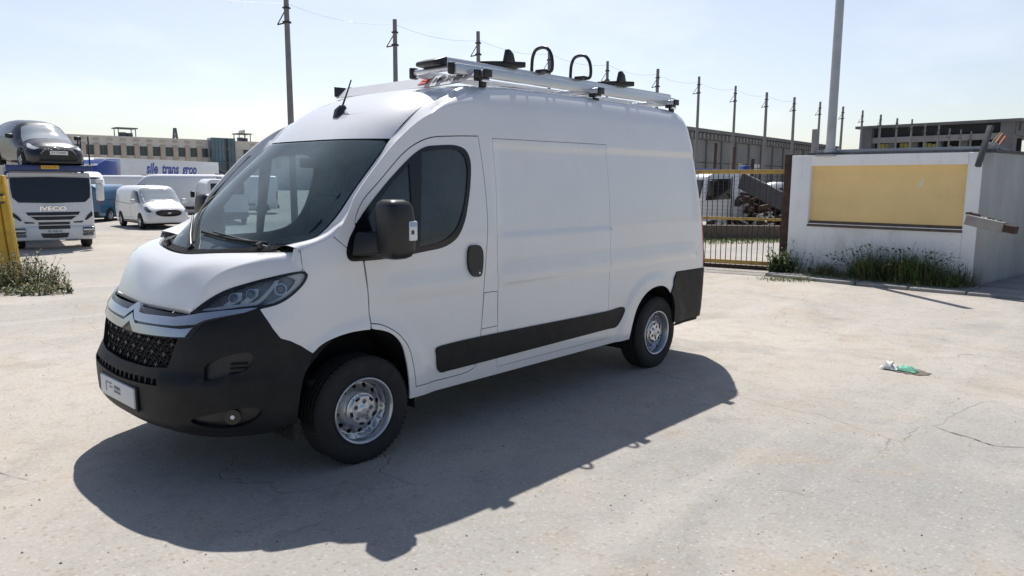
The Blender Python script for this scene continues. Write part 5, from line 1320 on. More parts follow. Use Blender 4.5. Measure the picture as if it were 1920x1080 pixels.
# --- hatchback riding on the upper deck
def hatch(label, body):
    root = empty('hatchback_car')
    v = Veh([(-1.95, 0.45, 1.05, 0.70), (-1.88, 0.30, 1.32, 0.80), (-1.5, 0.22, 1.46, 0.85), (-0.6, 0.20, 1.52, 0.85), (0.15, 0.20, 1.47, 0.85), (0.45, 0.20, 1.34, 0.85), (0.85, 0.20, 1.08, 0.85), (1.15, 0.20, 0.95, 0.845), (1.6, 0.21, 0.86, 0.82), (1.82, 0.23, 0.76, 0.74), (1.93, 0.26, 0.64, 0.64), (1.98, 0.30, 0.56, 0.55)], tumble=0.24, t0=0.55, pw=3.4)
    v.body('body', body, root, 0.08)
    patch('windscreen', 'far_screen', root, v.top, [(0.40, -0.54), (0.36, 0.0), (0.40, 0.54), (0.75, 0.66), (1.06, 0.70), (1.13, 0), (1.06, -0.70), (0.75, -0.66)], sp=0.1, off=0.006, rim=0.01)
    for m_ in (False, True):
        sg = 1 if m_ else -1
        patch('side_window', 'far_glass2', root, v.side, [(-1.1, 0.98), (0.80, 0.96), (0.62, 1.10), (0.22, 1.33), (-0.5, 1.39), (-1.1, 1.32)], sp=0.1, off=0.006, rim=0.01, mirror=m_)
        patch('headlamp', 'lens_white', root, v.side, [(1.32, 0.80), (1.55, 0.78), (1.86, 0.68), (1.84, 0.63), (1.60, 0.68)], sp=0.06, off=0.010, rim=0.02, mirror=m_)
        MB().box((0.72, sg*0.97, 1.0), (0.10, 0.22, 0.14)).build('mirror', 'trim_black', root, bevel=0.04)
        for x in (-1.25, 1.25): arch(v, root, x, 0.36, m_); small_wheel(root, x, sg*0.76, 0.30, 0.19, sg=sg)
        f_ = MB(); f_.lathe([(0.0, 0.02), (0.045, 0.015), (0.06, 0.0)], n=14); f_.build('fog_lamp', 'bright_chrome', root, xf=Matrix.Translation((1.90, sg*0.60, 0.43)) @ Matrix.Rotation(math.pi/2, 4, 'Y'))
        bar_ = catmull([(1.955, sg*0.20, 0.70), (1.97, sg*0.40, 0.62), (1.95, sg*0.52, 0.45), (1.94, sg*0.55, 0.34)], sp=0.04); MB().tube(bar_, 0.014, 6).build('chrome_trim', 'chrome', root)
        MB().tube(catmull([(1.99, 0, 0.685), (1.97, sg*0.12, 0.715), (1.92, sg*0.35, 0.73), (1.80, sg*0.62, 0.75)], sp=0.05), 0.016, 6).build('chrome_trim', 'chrome', root)
    fp = MB(); fp.prism([(-0.52, 0.34), (0.52, 0.34), (0.46, 0.56), (0.25, 0.64), (-0.25, 0.64), (-0.46, 0.56)], lambda y, z: (1.80, y, z), lambda y, z: (1.985, y, z)); fp.build('grille', 'trim_black', root, recalc=True)
    fp = MB(); fp.box((1.97, 0, 0.28), (0.16, 1.1, 0.10)); fp.build('lower_lip', 'trim_black', root, bevel=0.03)
    p_ = MB(); p_.box((1.996, 0, 0.55), (0.014, 0.50, 0.12)); po = p_.build('number_plate', 'paper', root); lettering('plate_print', 'EY 710NC', 0.09, 'ink_navy', (2.005, 0, 0.55), (0, 1, 0), (0, 0, 1), po, depth=0.001, width=0.40)
    em = MB(); em.tube([(1.995, 0.055*math.cos(6.283*k/16), 0.70+0.04*math.sin(6.283*k/16)) for k in range(16)], 0.010, 6, closed=True); em.build('badge', 'chrome', root)
    MB().box((0, 0, 0.20), (3.2, 1.3, 0.10)).build('underbody', 'body_dark', root)
    tag(root, label, 'car'); return root
hb = hatch('dark hatchback with chrome-edged grille riding on the transporter upper deck', 'veh_dark')
q = gp(116, 23.6); hdg = heading(Vector((CAM_POS.x, CAM_POS.y))-q)
fw = Vector((math.cos(hdg+math.radians(17)), math.sin(hdg+math.radians(17))))
hb.location = (q.x-fw.x*1.7, q.y-fw.y*1.7, gz(q.x, q.y)+2.60); hb.rotation_euler = (0, math.radians(3.5), hdg+math.radians(17))
# ------------------------------------------------------------------ office building behind the yard
mat('facade_beige', (0.72, 0.675, 0.61), rough=0.9, var=0.10, vscale=0.6, dirt=((0.58, 0.53, 0.47), 0.3, 0.5))  # lightened beige, distance haze put into the colour
mat('facade_pier', (0.60, 0.49, 0.39), rough=0.9, var=0.15, vscale=0.8)  # pier brown paled for the same haze
mat('roof_grey', (0.20, 0.20, 0.20), rough=0.9, var=0.2)
mat('pane_teal', (0.035, 0.070, 0.075), rough=0.06, coat=1.0, var=0.5, vscale=0.5)
mat('curtain_glass', (0.10, 0.19, 0.26), rough=0.05, coat=1.0, var=0.5, vscale=0.35)
mat('frame_grey', (0.16, 0.17, 0.18), rough=0.6, var=0.1)
A_ = gp(-140, 130.0); B_ = gp(640, 186.0); U2 = (B_-A_).normalized(); LB = (B_-A_).length
ob = empty('office_building', (A_.x, A_.y, -0.45), heading(U2))     # x along the facade, -y towards the yard
HT = 10.9
def Lx(px, d):   # distance along the facade of a sight column
    lo, hi = 0.0, LB
    for _ in range(40):
        m = (lo+hi)/2; q = A_+U2*m; v = q-Vector((CAM_POS.x, CAM_POS.y)); p_ = 960+1390.07*v.dot(R2)/(0.99*v.dot(F2)+0.25)
        if p_ < px: lo = m
        else: hi = m
    return lo
def wall_strip(z0, z1, y0=0.0, th=0.6, name='wall', m='facade_beige', x0=0.0, x1=None):
    b = MB(); b.box(((x0+(x1 or LB))/2, y0+th/2, (z0+z1)/2), ((x1 or LB)-x0, th, z1-z0)); return b.build(name, m, ob)
zt0, zt1 = 7.15, 9.05      # upper window band
wall_strip(zt1, HT-0.25); wall_strip(HT-0.25, HT, -0.12, 0.8, 'parapet')
wall_strip(zt0-2.2, zt0); wall_strip(0, zt0-2.2, 0.02, 0.6, 'lower_wall')
MB().box((LB/2, 7.5, HT-0.3), (LB, 13.8, 0.2)).build('roof', 'roof_grey', ob)
MB().box((LB/2, 7.5, 4.5), (LB-0.2, 12, 8.9)).build('core', 'facade_beige', ob)
g0, g1 = Lx(394, 0), Lx(437, 0)
bays = [Lx(p, 0) for p in (18, 45, 70, 96, 122, 147, 173, 198, 223, 248, 272.5, 296.5, 320.5, 343.5, 365.5, 387)]
wid = (bays[8]-bays[7])
for i, x in enumerate(bays):
    w_ = wid*0.54
    wn = MB(); wn.box((x, 0.25, (zt0+zt1)/2), (w_, 0.10, zt1-zt0)); wo_ = wn.build('window', 'pane_teal', ob)
    fr_ = MB()
    for xx in (x-w_/2, x, x+w_/2): fr_.box((xx, 0.17, (zt0+zt1)/2), (0.12, 0.10, zt1-zt0))
    for zz in (zt0, zt1): fr_.box((x, 0.17, zz), (w_+0.1, 0.12, 0.12))
    fr_.build('window_frame', 'frame_grey', wo_)
    MB().box((x, 0.05, zt0-0.1), (w_+0.2, 0.5, 0.10)).build('window_sill', 'facade_beige', wo_)
    xp = x+wid/2 if i+1 >= len(bays) else (x+bays[i+1])/2
    pier = MB(); pier.box((xp, -0.10, (zt0+zt1)/2-0.9), (wid*0.40, 0.5, zt1-zt0+2.4)); pier.build('pier', 'facade_pier', ob, bevel=0.05)
    MB().box((xp, -0.06, HT-0.75), (wid*0.40, 0.25, 0.42)).build('pier_cap', 'facade_pier', ob)
for px in (466, 490, 514):
    x = Lx(px, 0); w_ = wid*0.60
    wn = MB(); wn.box((x, 0.25, (zt0+zt1)/2), (w_, 0.10, zt1-zt0)); wo_ = wn.build('window', 'pane_teal', ob)
    MB().box((x, 0.17, (zt0+zt1)/2), (0.12, 0.10, zt1-zt0)).build('window_frame', 'frame_grey', wo_)
    MB().box((x+wid/2, -0.10, (zt0+zt1)/2-0.9), (wid*0.36, 0.5, zt1-zt0+2.4)).build('pier', 'facade_pier', ob, bevel=0.05)
    MB().box((x+wid/2, -0.06, HT-0.75), (wid*0.36, 0.25, 0.42)).build('pier_cap', 'facade_pier', ob)
wall_strip(zt0, zt1, 0.45, 0.3, 'recess_wall')
# glazed stair tower
gt = MB(); gt.box(((g0+g1)/2, -0.6, HT/2+0.2), (g1-g0, 2.4, HT+0.4)); gto = gt.build('stair_tower', 'curtain_glass', ob)
nm_ = 7
for k in range(nm_+1):
    x = g0+(g1-g0)*k/nm_; MB().box((x, -1.84, HT/2+0.2), (0.12, 0.10, HT+0.4)).build('mullion', 'frame_grey', gto)
for z in (3.0, 6.0, 9.0, HT+0.35): MB().box(((g0+g1)/2, -1.85, z), (g1-g0+0.2, 0.12, 0.16)).build('transom', 'frame_grey', gto)
MB().box((g0+(g1-g0)*0.66, -1.80, 6.0), ((g1-g0)*0.13, 0.12, 10.5)).build('dark_panel', 'far_glass2', gto)
st_ = MB(); st_.bar((g0-1.5, -3.2, 6.2), (g1+1.0, -3.2, 1.5), 0.25, 0.5); st_.bar((g0-1.5, -3.2, 7.1), (g1+1.0, -3.2, 2.4), 0.08); st_.build('outer_stair', 'frame_grey', ob)
# things on the roof
for px, wpx in ((249, 40), (468, 26)):
    x = Lx(px, 0); w_ = Lx(px+wpx/2, 0)-Lx(px-wpx/2, 0)
    cn = MB(); cn.box((x, 3, HT+1.75), (w_, 3.5, 0.22))
    for sx in (-.4, .4):
        for sy in (1.6, 4.4): cn.bar((x+sx*w_, sy, HT), (x+sx*w_, sy, HT+1.7), 0.15)
    co = cn.build('roof_canopy', 'frame_grey', ob)
    ac = MB(); ac.box((x-0.5, 3, HT+0.5), (w_*0.3, 1.2, 0.9)); ac.box((x+w_*0.2, 3, HT+0.45), (w_*0.25, 1.2, 0.8)); ac.build('air_unit', 'roof_grey', ob, bevel=0.05)
tag(ob, 'long beige two-storey office block with teal windows and a glazed stair tower', 'building')
# lattice mast and flag behind
ms = empty('lattice_mast'); q = gp(333, 230); ms.location = (q.x, q.y, 0)
tw = MB(); ztop = zp(333, 240, 230)
for sx, sy in ((-1, -1), (1, -1), (1, 1), (-1, 1)): tw.bar((sx*1.6, sy*1.6, 0), (sx*0.25, sy*0.25, ztop), 0.28)
for k in range(12):
    a = k/12; b = (k+1)/12; ra_ = 1.6-1.35*a; rb_ = 1.6-1.35*b
    for (sx, sy), (tx, ty) in (((-1, -1), (1, -1)), ((1, -1), (1, 1)), ((1, 1), (-1, 1)), ((-1, 1), (-1, -1))): tw.bar((sx*ra_, sy*ra_, a*ztop), (tx*rb_, ty*rb_, b*ztop), 0.14)
tw.build('mast_frame', 'frame_grey', ms)
ar_ = MB(); ar_.bar((-2.6, 0, ztop*0.80), (2.6, 0, ztop*0.80), 0.2); ar_.build('mast_arm', 'frame_grey', ms)
tag(ms, 'thin lattice mast standing behind the office block roof', 'mast')
fl_ = empty('flagpole'); q = gp(462, 190); fl_.location = (q.x, q.y, 0); zt = zp(462, 243, 190)
MB().cyl((0, 0, 0), (0, 0, zt), 0.10, 8).build('pole', 'frame_grey', fl_)
f = MB(); N = 8; d_ = -R2
f.add([(d_.x*1.5*i/N+0.12*math.sin(i)*F2.x, d_.y*1.5*i/N+0.12*math.sin(i)*F2.y, zt-0.1-j*1.0-0.2*(i/N)) for i in range(N+1) for j in (0, 1)], [(2*i, 2*i+1, 2*i+3, 2*i+2) for i in range(N)], True); f.build('flag', 'paper', fl_)
tag(fl_, 'pale flag on a thin pole beyond the office block', 'flag')
# white gabled shed left of the lorry
sh = empty('white_shed'); q0 = gp(150, 84); sh.location = (q0.x, q0.y, -0.45); sh.rotation_euler = (0, 0, heading(U2))
sb_ = MB(); sb_.box((0, 0, 1.6), (9.0, 6, 3.3)); sb_.build('wall', 'veh_white', sh)
rf = MB(); rf.loft([[(-4.8, -3.4, 3.2), (-4.8, 0, 4.7), (-4.8, 3.4, 3.2), (-4.8, 3.4, 3.1), (-4.8, -3.4, 3.1)], [(4.8, -3.4, 3.2), (4.8, 0, 4.7), (4.8, 3.4, 3.2), (4.8, 3.4, 3.1), (4.8, -3.4, 3.1)]], smooth=False); rf.build('roof', 'paper', sh, recalc=True)
tag(sh, 'low white shed with pale pitched roof behind the transporter', 'shed')

# ------------------------------------------------------------------ yellow steel gate leaf at the left edge
mat('gate_yellow', (0.58, 0.36, 0.035), rough=0.55, var=0.18, vscale=4, dirt=((0.22, 0.12, 0.05), 0.5, 6.0))
mat('sticker_pink', (0.55, 0.16, 0.34), rough=0.5, var=0.1); mat('sticker_green', (0.10, 0.38, 0.28), rough=0.5, var=0.1)
yg = empty('yellow_gate_post'); q = gp(8, 13.6); yg.location = (q.x, q.y, gz(q.x, q.y)); yg.rotation_euler = (0, 0, heading(R2))
k_ = 13.6/1390.07
m = MB(); m.loft([[(-0.30, -0.09, 0.0), (0.20, -0.09, 0.0), (0.20, 0.09, 0.0), (-0.30, 0.09, 0.0)], [(-0.30, -0.09, 1.1), (0.10, -0.09, 1.1), (0.10, 0.09, 1.1), (-0.30, 0.09, 1.1)], [(-0.30, -0.07, 2.28), (0.03, -0.07, 2.28), (0.03, 0.07, 2.28), (-0.30, 0.07, 2.28)]], smooth=False)
m.build('main_plate', 'gate_yellow', yg, bevel=0.012)
m = MB(); m.loft([[(x, y, z) for x, y, z in ((0.22, -0.07, -0.1), (0.34, -0.07, -0.1), (0.34, 0.05, -0.1), (0.22, 0.05, -0.1))], [(0.06, -0.07, 2.0), (0.17, -0.07, 2.0), (0.17, 0.05, 2.0), (0.06, 0.05, 2.0)]], smooth=False); m.build('rear_post', 'gate_yellow', yg, bevel=0.015)
for z, dx in ((1.92, 0.08), (1.58, 0.13), (0.34, 0.22)):
    b = MB(); b.box((dx, -0.13, z), (0.16, 0.10, 0.10)); b.build('hinge_block', 'gate_yellow', yg, bevel=0.012)
    MB().cyl((dx+0.05, -0.14, z-0.09), (dx+0.05, -0.14, z+0.09), 0.03, 10).build('hinge_pin', 'trim_black', yg)
for z, mt, x in ((1.90, 'sticker_pink', -0.07), (1.73, 'sticker_green', -0.06)):
    m = MB(); m.lathe([(0, 0.003), (0.055, 0.003), (0.055, 0.0)], n=20); m.build('round_sticker', mt, yg, xf=Matrix.Translation((x, -0.092, z-0.06)) @ Matrix.Rotation(math.pi/2, 4, 'X'))
tag(yg, 'yellow painted steel gate post with hinges at the left edge of the yard', 'gate post')

# ------------------------------------------------------------------ weeds
mat('leaf_green', (0.065, 0.105, 0.030), rough=0.7, var=0.5, vscale=8)
mat('leaf_dry', (0.22, 0.19, 0.085), rough=0.85, var=0.4, vscale=8)
mat('leaf_bright', (0.13, 0.19, 0.035), rough=0.7, var=0.4, vscale=8)
mat('flower_yellow', (0.62, 0.48, 0.08), rough=0.7, var=0.2)
def blade(m, base, h, lean, az, w, seg=4, droop=0.3):
    vs_ = []; d = Vector((math.cos(az), math.sin(az), 0)); s = Vector((-d.y, d.x, 0))
    for i in range(seg+1):
        t = i/seg; p = Vector(base)+d*(lean*h*(t+droop*t*t))+Vector((0, 0, h*(t-droop*0.6*t*t*t)))
        ww = w*(1-t)**0.7
        vs_ += [p-s*ww, p+s*ww] if i < seg else [p]
    fs = [(2*i, 2*i+1, 2*i+3, 2*i+2) for i in range(seg-1)]+[(2*seg-2, 2*seg-1, 2*seg)]
    m.add(vs_, fs, True)
def leaf(m, p, az, el, L_, w):
    d = Vector((math.cos(az)*math.cos(el), math.sin(az)*math.cos(el), math.sin(el))); s = Vector((-math.sin(az), math.cos(az), 0))*w
    m.add([p, p+d*L_*0.5+s, p+d*L_, p+d*L_*0.5-s], [(0, 1, 2, 3)])
def bush(name, cx, cy, rx, ry, h, n_stem, label, mats=('leaf_green', 'leaf_dry'), seed=1, leaves=9, rot=0.0):
    root = empty(name, (cx, cy, gz(cx, cy))); r_ = random.Random(seed); st = MB(); lv = [MB() for _ in mats]
    cr_, sr_ = math.cos(rot), math.sin(rot)
    for _ in range(n_stem):
        a = r_.uniform(0, 6.283); rr = math.sqrt(r_.random()); u, v_ = rx*rr*math.cos(a), ry*rr*math.sin(a)
        b = Vector((u*cr_-v_*sr_, u*sr_+v_*cr_, -0.02)); hh = h*(1-0.65*rr)*r_.uniform(0.45, 1.1)
        az = r_.uniform(0, 6.283); ln = r_.uniform(0.1, 0.55); tip = b+Vector((math.cos(az)*ln*hh, math.sin(az)*ln*hh, hh))
        st.tube([b, b.lerp(tip, 0.5)+Vector((0, 0, 0.06*hh)), tip], [0.006, 0.004, 0.002], 4, caps=False)
        mi = 0 if r_.random() < 0.55 else 1 % len(mats)
        for k in range(leaves):
            t = r_.uniform(0.12, 1.0); p = b.lerp(tip, t)+Vector((0, 0, 0.06*hh*4*t*(1-t)))
            leaf(lv[mi], p, r_.uniform(0, 6.283), r_.uniform(-0.5, 0.9), r_.uniform(0.04, 0.10), r_.uniform(0.008, 0.020))
    st.build('stem', mats[-1], root)
    for m_, mt in zip(lv, mats): tag(m_.build('foliage', mt, root), kind='stuff')
    tag(root, label, 'plant'); return root
q = gp(38, 12.7); bush('dry_bush', q.x, q.y, 0.85, 0.50, 0.85, 240, 'low dry scrubby bush growing round the foot of the yellow gate post', seed=4, leaves=14, rot=heading(R2))
q = gp(70, 12.0); bush('dry_bush', q.x, q.y, 0.55, 0.35, 0.32, 90, 'thin dry straggle of weeds spreading right of the yellow post', ('leaf_dry', 'leaf_green'), seed=9, leaves=10, rot=heading(R2))
# ------------------------------------------------------------------ boundary wall with the yellow panel
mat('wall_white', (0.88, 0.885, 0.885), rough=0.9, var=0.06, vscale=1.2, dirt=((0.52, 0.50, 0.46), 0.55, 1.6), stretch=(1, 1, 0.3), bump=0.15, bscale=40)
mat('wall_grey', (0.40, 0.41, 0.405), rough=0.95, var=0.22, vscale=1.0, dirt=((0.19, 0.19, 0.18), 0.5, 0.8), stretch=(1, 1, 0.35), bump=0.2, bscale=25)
mat('panel_ochre', (0.86, 0.63, 0.29), rough=0.85, var=0.10, vscale=0.9, dirt=((0.66, 0.47, 0.23), 0.5, 1.1))
mat('rust_brown', (0.065, 0.038, 0.028), rough=0.85, var=0.4, vscale=5, dirt=((0.16, 0.07, 0.03), 0.5, 8))
mat('rail_yellow', (0.46, 0.30, 0.075), rough=0.6, var=0.2, vscale=5, dirt=((0.17, 0.07, 0.03), 0.85, 5.0))
mat('bar_brown', (0.055, 0.043, 0.032), rough=0.8, var=0.3, vscale=10)
mat('sill_dirt', (0.13, 0.105, 0.085), rough=0.95, var=0.3, vscale=8)
mat('concrete', (0.29, 0.28, 0.265), rough=0.95, var=0.25, vscale=2.0, dirt=((0.17, 0.16, 0.15), 0.5, 3.0), bump=0.2, bscale=30)
mat('galv', (0.42, 0.44, 0.46), rough=0.5, metal=0.35, var=0.15, vscale=3)
mat('brick_red', (0.36, 0.13, 0.09), rough=0.9, var=0.2)
mat('dark_timber', (0.085, 0.085, 0.095), rough=0.9, var=0.3, vscale=4, stretch=(6, 6, 0.6))
mat('wood_brown', (0.22, 0.13, 0.075), rough=0.9, var=0.3, vscale=6)
WA = Vector((11.99, 1.32)); WB_ = gp(1822, 12.62)
WU = (WB_-WA).normalized(); WL = (WB_-WA).length; WN = Vector((WU.y, -WU.x))
if WN.dot(Vector((CAM_POS.x, CAM_POS.y))-WA) < 0: WN = -WN
wall = empty('boundary_wall', (WA.x, WA.y, 0), heading(WU))       # x along the wall, towards the viewer is +/-y
sgn = 1 if WN.dot(Vector((-WU.y, WU.x))) > 0 else -1
def wy(d): return sgn*d       # distance in front of the wall face
def along(px, py=400):
    lo, hi = -1.0, WL+1
    for _ in range(40):
        m = (lo+hi)/2; v = WA+WU*m-Vector((CAM_POS.x, CAM_POS.y)); p_ = 960+1390.07*v.dot(R2)/(0.99*v.dot(F2)+0.25)
        if p_ < px: lo = m
        else: hi = m
    return lo
def dist(s): return (WA+WU*s-Vector((CAM_POS.x, CAM_POS.y))).dot(F2)
s0, s1 = along(1508), along(1794); z0, z1 = zp(1508, 418, dist(s0)), zp(1508, 311, dist(s0))
HW = 2.31
def wbox(x0, x1, za, zb, ya, yb, name, m, parent=None, bevel=0.0):
    b = MB(); b.box(((x0+x1)/2, wy((ya+yb)/2), (za+zb)/2), (x1-x0, abs(yb-ya), zb-za)); return b.build(name, m, parent or wall, bevel=bevel)
wbox(0, s0, -0.3, HW, -0.30, 0.0, 'wall_section', 'wall_white', bevel=0.012)
wbox(s1, WL, -0.3, HW, -0.30, 0.0, 'wall_section', 'wall_white', bevel=0.012)
wbox(s0, s1, -0.3, z0, -0.30, 0.002, 'wall_section', 'wall_white')
wbox(s0, s1, z1, HW, -0.30, 0.002, 'wall_section', 'wall_white')
wbox(s0-0.01, s1+0.01, z0-0.01, z1+0.01, -0.25, -0.10, 'yellow_panel', 'panel_ochre')
sl = MB(); sl.add([(s0, wy(-0.10), z0+0.05), (s1, wy(-0.10), z0+0.05), (s1, wy(0.03), z0-0.03), (s0, wy(0.03), z0-0.03), (s0, wy(-0.10), z0-0.06), (s1, wy(-0.10), z0-0.06), (s1, wy(0.03), z0-0.06), (s0, wy(0.03), z0-0.06)], [(0, 1, 2, 3), (4, 7, 6, 5), (0, 4, 5, 1), (1, 5, 6, 2), (2, 6, 7, 3), (3, 7, 4, 0)]); sl.build('panel_sill', 'sill_dirt', wall, recalc=True)
# chipped plaster marks on the panel
for k, (px, py, s) in enumerate(((1708, 345, 0.05), (1712, 339, 0.045), (1705, 352, 0.03), (1700, 357, 0.018), (1754, 411, 0.022))):
    x = along(px); z = zp(px, py, dist(x)); m = MB(); r_ = random.Random(k)
    m.prism([(x+s*math.cos(a)*r_.uniform(.4, 1)*0.6, z+s*math.sin(a)*r_.uniform(.5, 1.2)) for a in [6.283*i/7 for i in range(7)]], lambda u, v_: (u, wy(-0.102), v_), lambda u, v_: (u, wy(-0.096), v_)); m.build('plaster_chip', 'paper', wall, recalc=True)
wbox(along(1500)-0.02, WL+0.02, HW, HW+0.05, -0.40, -0.06, 'coping', 'dark_timber')
wbox(along(1500), WL, HW+0.05, HW+0.11, -0.55, -0.30, 'roof_edge', 'galv')
tag(wall, 'white rendered wall with a recessed ochre yellow panel, right of the gate', 'wall')
# return wall running away to the right
RC = WA+WU*WL; RE = gp(2150, 22.0); ru = (RE-RC).normalized(); rl_ = (RE-RC).length
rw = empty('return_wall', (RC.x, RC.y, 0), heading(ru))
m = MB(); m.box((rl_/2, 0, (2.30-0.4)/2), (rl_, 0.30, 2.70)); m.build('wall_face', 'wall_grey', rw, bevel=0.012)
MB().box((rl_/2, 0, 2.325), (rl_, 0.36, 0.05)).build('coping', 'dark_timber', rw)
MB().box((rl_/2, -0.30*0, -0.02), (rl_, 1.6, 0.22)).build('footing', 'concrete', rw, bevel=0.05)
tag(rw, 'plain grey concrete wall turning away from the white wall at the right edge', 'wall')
# broken concrete beam leaning out of the corner
bp0 = gp(1802, 12.3); bp1 = gp(1893, 11.6); bz0, bz1 = zp(1802, 411, 12.3), zp(1893, 432, 11.6)
bmn = MB(); bmn.bar((bp0.x, bp0.y, bz0), (bp0.x+(bp1.x-bp0.x)*0.78, bp0.y+(bp1.y-bp0.y)*0.78, bz0+(bz1-bz0)*0.78), 0.16, 0.17)
bo = empty('concrete_beam'); bmn.build('beam', 'concrete', bo, bevel=0.012)
m = MB(); m.bar((bp0.x+(bp1.x-bp0.x)*0.78, bp0.y+(bp1.y-bp0.y)*0.78, bz0+(bz1-bz0)*0.78), (bp1.x, bp1.y, bz1), 0.13, 0.12); m.build('rusty_end', 'rust_brown', bo, bevel=0.01)
r_ = random.Random(5); m = MB()
for k in range(30):
    t = r_.random()*0.7; p = Vector((bp0.x+(bp1.x-bp0.x)*t, bp0.y+(bp1.y-bp0.y)*t, bz0+(bz1-bz0)*t+0.08)); s = r_.uniform(0.01, 0.04)*(1.2-t)
    m.box(p+Vector((0, 0, s*0.4)), (s*1.6, s*1.4, s*1.2), Matrix.Rotation(r_.uniform(0, 3), 3, 'Z'))
tag(m.build('rubble', 'sill_dirt', bo), kind='stuff')
tag(bo, 'broken concrete beam with rusty end jutting from the wall corner', 'beam')
# leaning timber post on the corner, boards and rubble on the roof behind
q = gp(1812, 12.45); z_ = zp(1812, 312, 12.45); z2 = zp(1828, 236, 12.6); q2 = gp(1829, 12.6)
m = MB(); m.bar((q.x, q.y, z_), (q2.x, q2.y, z2), 0.085, 0.06); tag(m.build('timber_post', 'dark_timber', bevel=0.004), 'dark timber post leaning over the wall corner', 'post')
for k, (pa, pb, d_, w_, mt, lab) in enumerate((((1828, 276), (1849, 248), 13.1, 0.03, 'wood_brown', 'thin brown batten leaning left on the low roof'), ((1835, 278), (1853, 250), 13.25, 0.06, 'wood_brown', 'wider brown board leaning on the low roof'), ((1846, 276), (1859, 255), 13.4, 0.05, 'brick_red', 'short reddish board end standing in the roof debris'))):
    a = gp(pa[0], d_); b = gp(pb[0], d_); m = MB(); m.bar((a.x, a.y, zp(*pa, d_)), (b.x, b.y, zp(*pb, d_)), w_, w_*0.5)
    tag(m.build('roof_board', mt), lab, 'board')
r_ = random.Random(11); m = MB()
for k in range(70):
    t = r_.random()**1.3; px = 1832+60*t; d_ = 12.9+1.5*t+r_.uniform(-.2, .2); q = gp(px, d_); s = r_.uniform(0.02, 0.07)*(1.2-t)
    m.box((q.x, q.y, 2.33+s*0.4+0.10*(1-t)*r_.random()), (s*1.6, s, s), Matrix.Rotation(r_.uniform(0, 3), 3, 'Z'))
tag(m.build('roof_rubble', 'wall_grey'), 'broken rubble heaped on the wall top at the corner', 'rubble', kind='stuff')
# lamp post bolted to the wall, short concrete stump next to it
x = along(1535); q = WA+WU*x
lp = empty('lamp_post', (q.x, q.y, 0))
top = 6.15; m = MB(); m.tube([(0-WN.x*0.18, -WN.y*0.18, 2.3), (-WN.x*0.18, -WN.y*0.18, top)], [0.085, 0.075], 16); m.build('column', 'galv', lp)
MB().box((-WN.x*0.06, -WN.y*0.06, 2.30), (0.34, 0.34, 0.03), Matrix.Rotation(heading(WU), 3, 'Z')).build('base_plate', 'galv', lp)
m = MB(); m.cyl((-WN.x*0.18, -WN.y*0.18, 2.20), (-WN.x*0.18, -WN.y*0.18, 2.42), 0.11, 16); m.build('collar', 'galv', lp)
tag(lp, 'tall pale grey tubular lamp post standing on the white wall', 'post')
x = along(1500); q = WA+WU*x-WN*0.35; m = MB(); m.box((q.x, q.y, 1.4), (0.11, 0.11, 2.86), Matrix.Rotation(heading(WU), 3, 'Z'))
so = m.build('concrete_stump', 'concrete', bevel=0.01); tag(so, 'short concrete stump post with wire rising behind the left end of the wall', 'post')
# ------------------------------------------------------------------ gate
GA = gp(1472, 15.0); GB = gp(1190, 16.6); gu = (GB-GA).normalized(); gl = (GB-GA).length
gt_ = empty('steel_gate', (GA.x, GA.y, 0), heading(gu))
zr = [zp(1462, 502, 15.1), zp(1462, 412, 15.1), zp(1462, 322, 15.1)]
zr[0] = 0.13
for i, z in enumerate(zr):
    m = MB(); m.box((gl/2, 0, z), (gl, 0.05, 0.085 if i != 1 else 0.055)); m.build('rail', 'rail_yellow', gt_, bevel=0.006)
MB().box((gl/2, 0.01, zr[0]-0.10), (gl, 0.04, 0.09)).build('bottom_channel', 'rust_brown', gt_)
nb = 30
for k in range(nb+1):
    x = gl*(k+0.3)/nb; m = MB(); r_ = random.Random(k); m.cyl((x+r_.uniform(-.012, .012), 0.035*sgn*0, zr[0]-0.06), (x+r_.uniform(-.012, .012), 0.0, zr[2]+r_.uniform(-.02, .05)), 0.009, 6); m.build('bar', 'bar_brown', gt_)
m = MB()
for k in range(12):
    z = 0.95+0.087*k; m.bar((0, 0.012, z), (gl, 0.012, z+0.02*math.sin(k)), 0.004)
m.build('wire', 'bar_brown', gt_)
tag(gt_, 'rusty yellow-railed steel bar gate between van and white wall', 'gate')
q = gp(1469, 15.0); m = MB(); m.box((q.x, q.y, 1.16), (0.17, 0.14, 2.36), Matrix.Rotation(heading(gu), 3, 'Z')); po_ = empty('gate_post')
m.build('column', 'rust_brown', po_, bevel=0.01)
q3 = gp(1487, 14.9); m = MB(); m.bar((q.x, q.y, 1.66), (q3.x, q3.y, 1.66), 0.05, 0.07); m.build('tie', 'rust_brown', po_)
tag(po_, 'dark rusty steel gate post at the end of the white wall', 'post')
# concrete apron in front of the wall
m = MB()
for k in range(5):
    t0, t1 = k/5, (k+1)/5-0.006
    pts = [WA+WU*(WL+1.0)*t-WN*0.0 for t in (t0, t1)]+[WA+WU*(WL+1.0)*t+WN*(0.95+0.1*math.sin(3*t)) for t in (t1, t0)]
    mm = MB(); mm.prism([(p.x, p.y) for p in pts], lambda a, b: (a, b, -0.08), lambda a, b: (a, b, 0.055)); tag(mm.build('footway_slab', 'concrete', bevel=0.02, recalc=True), kind='structure')

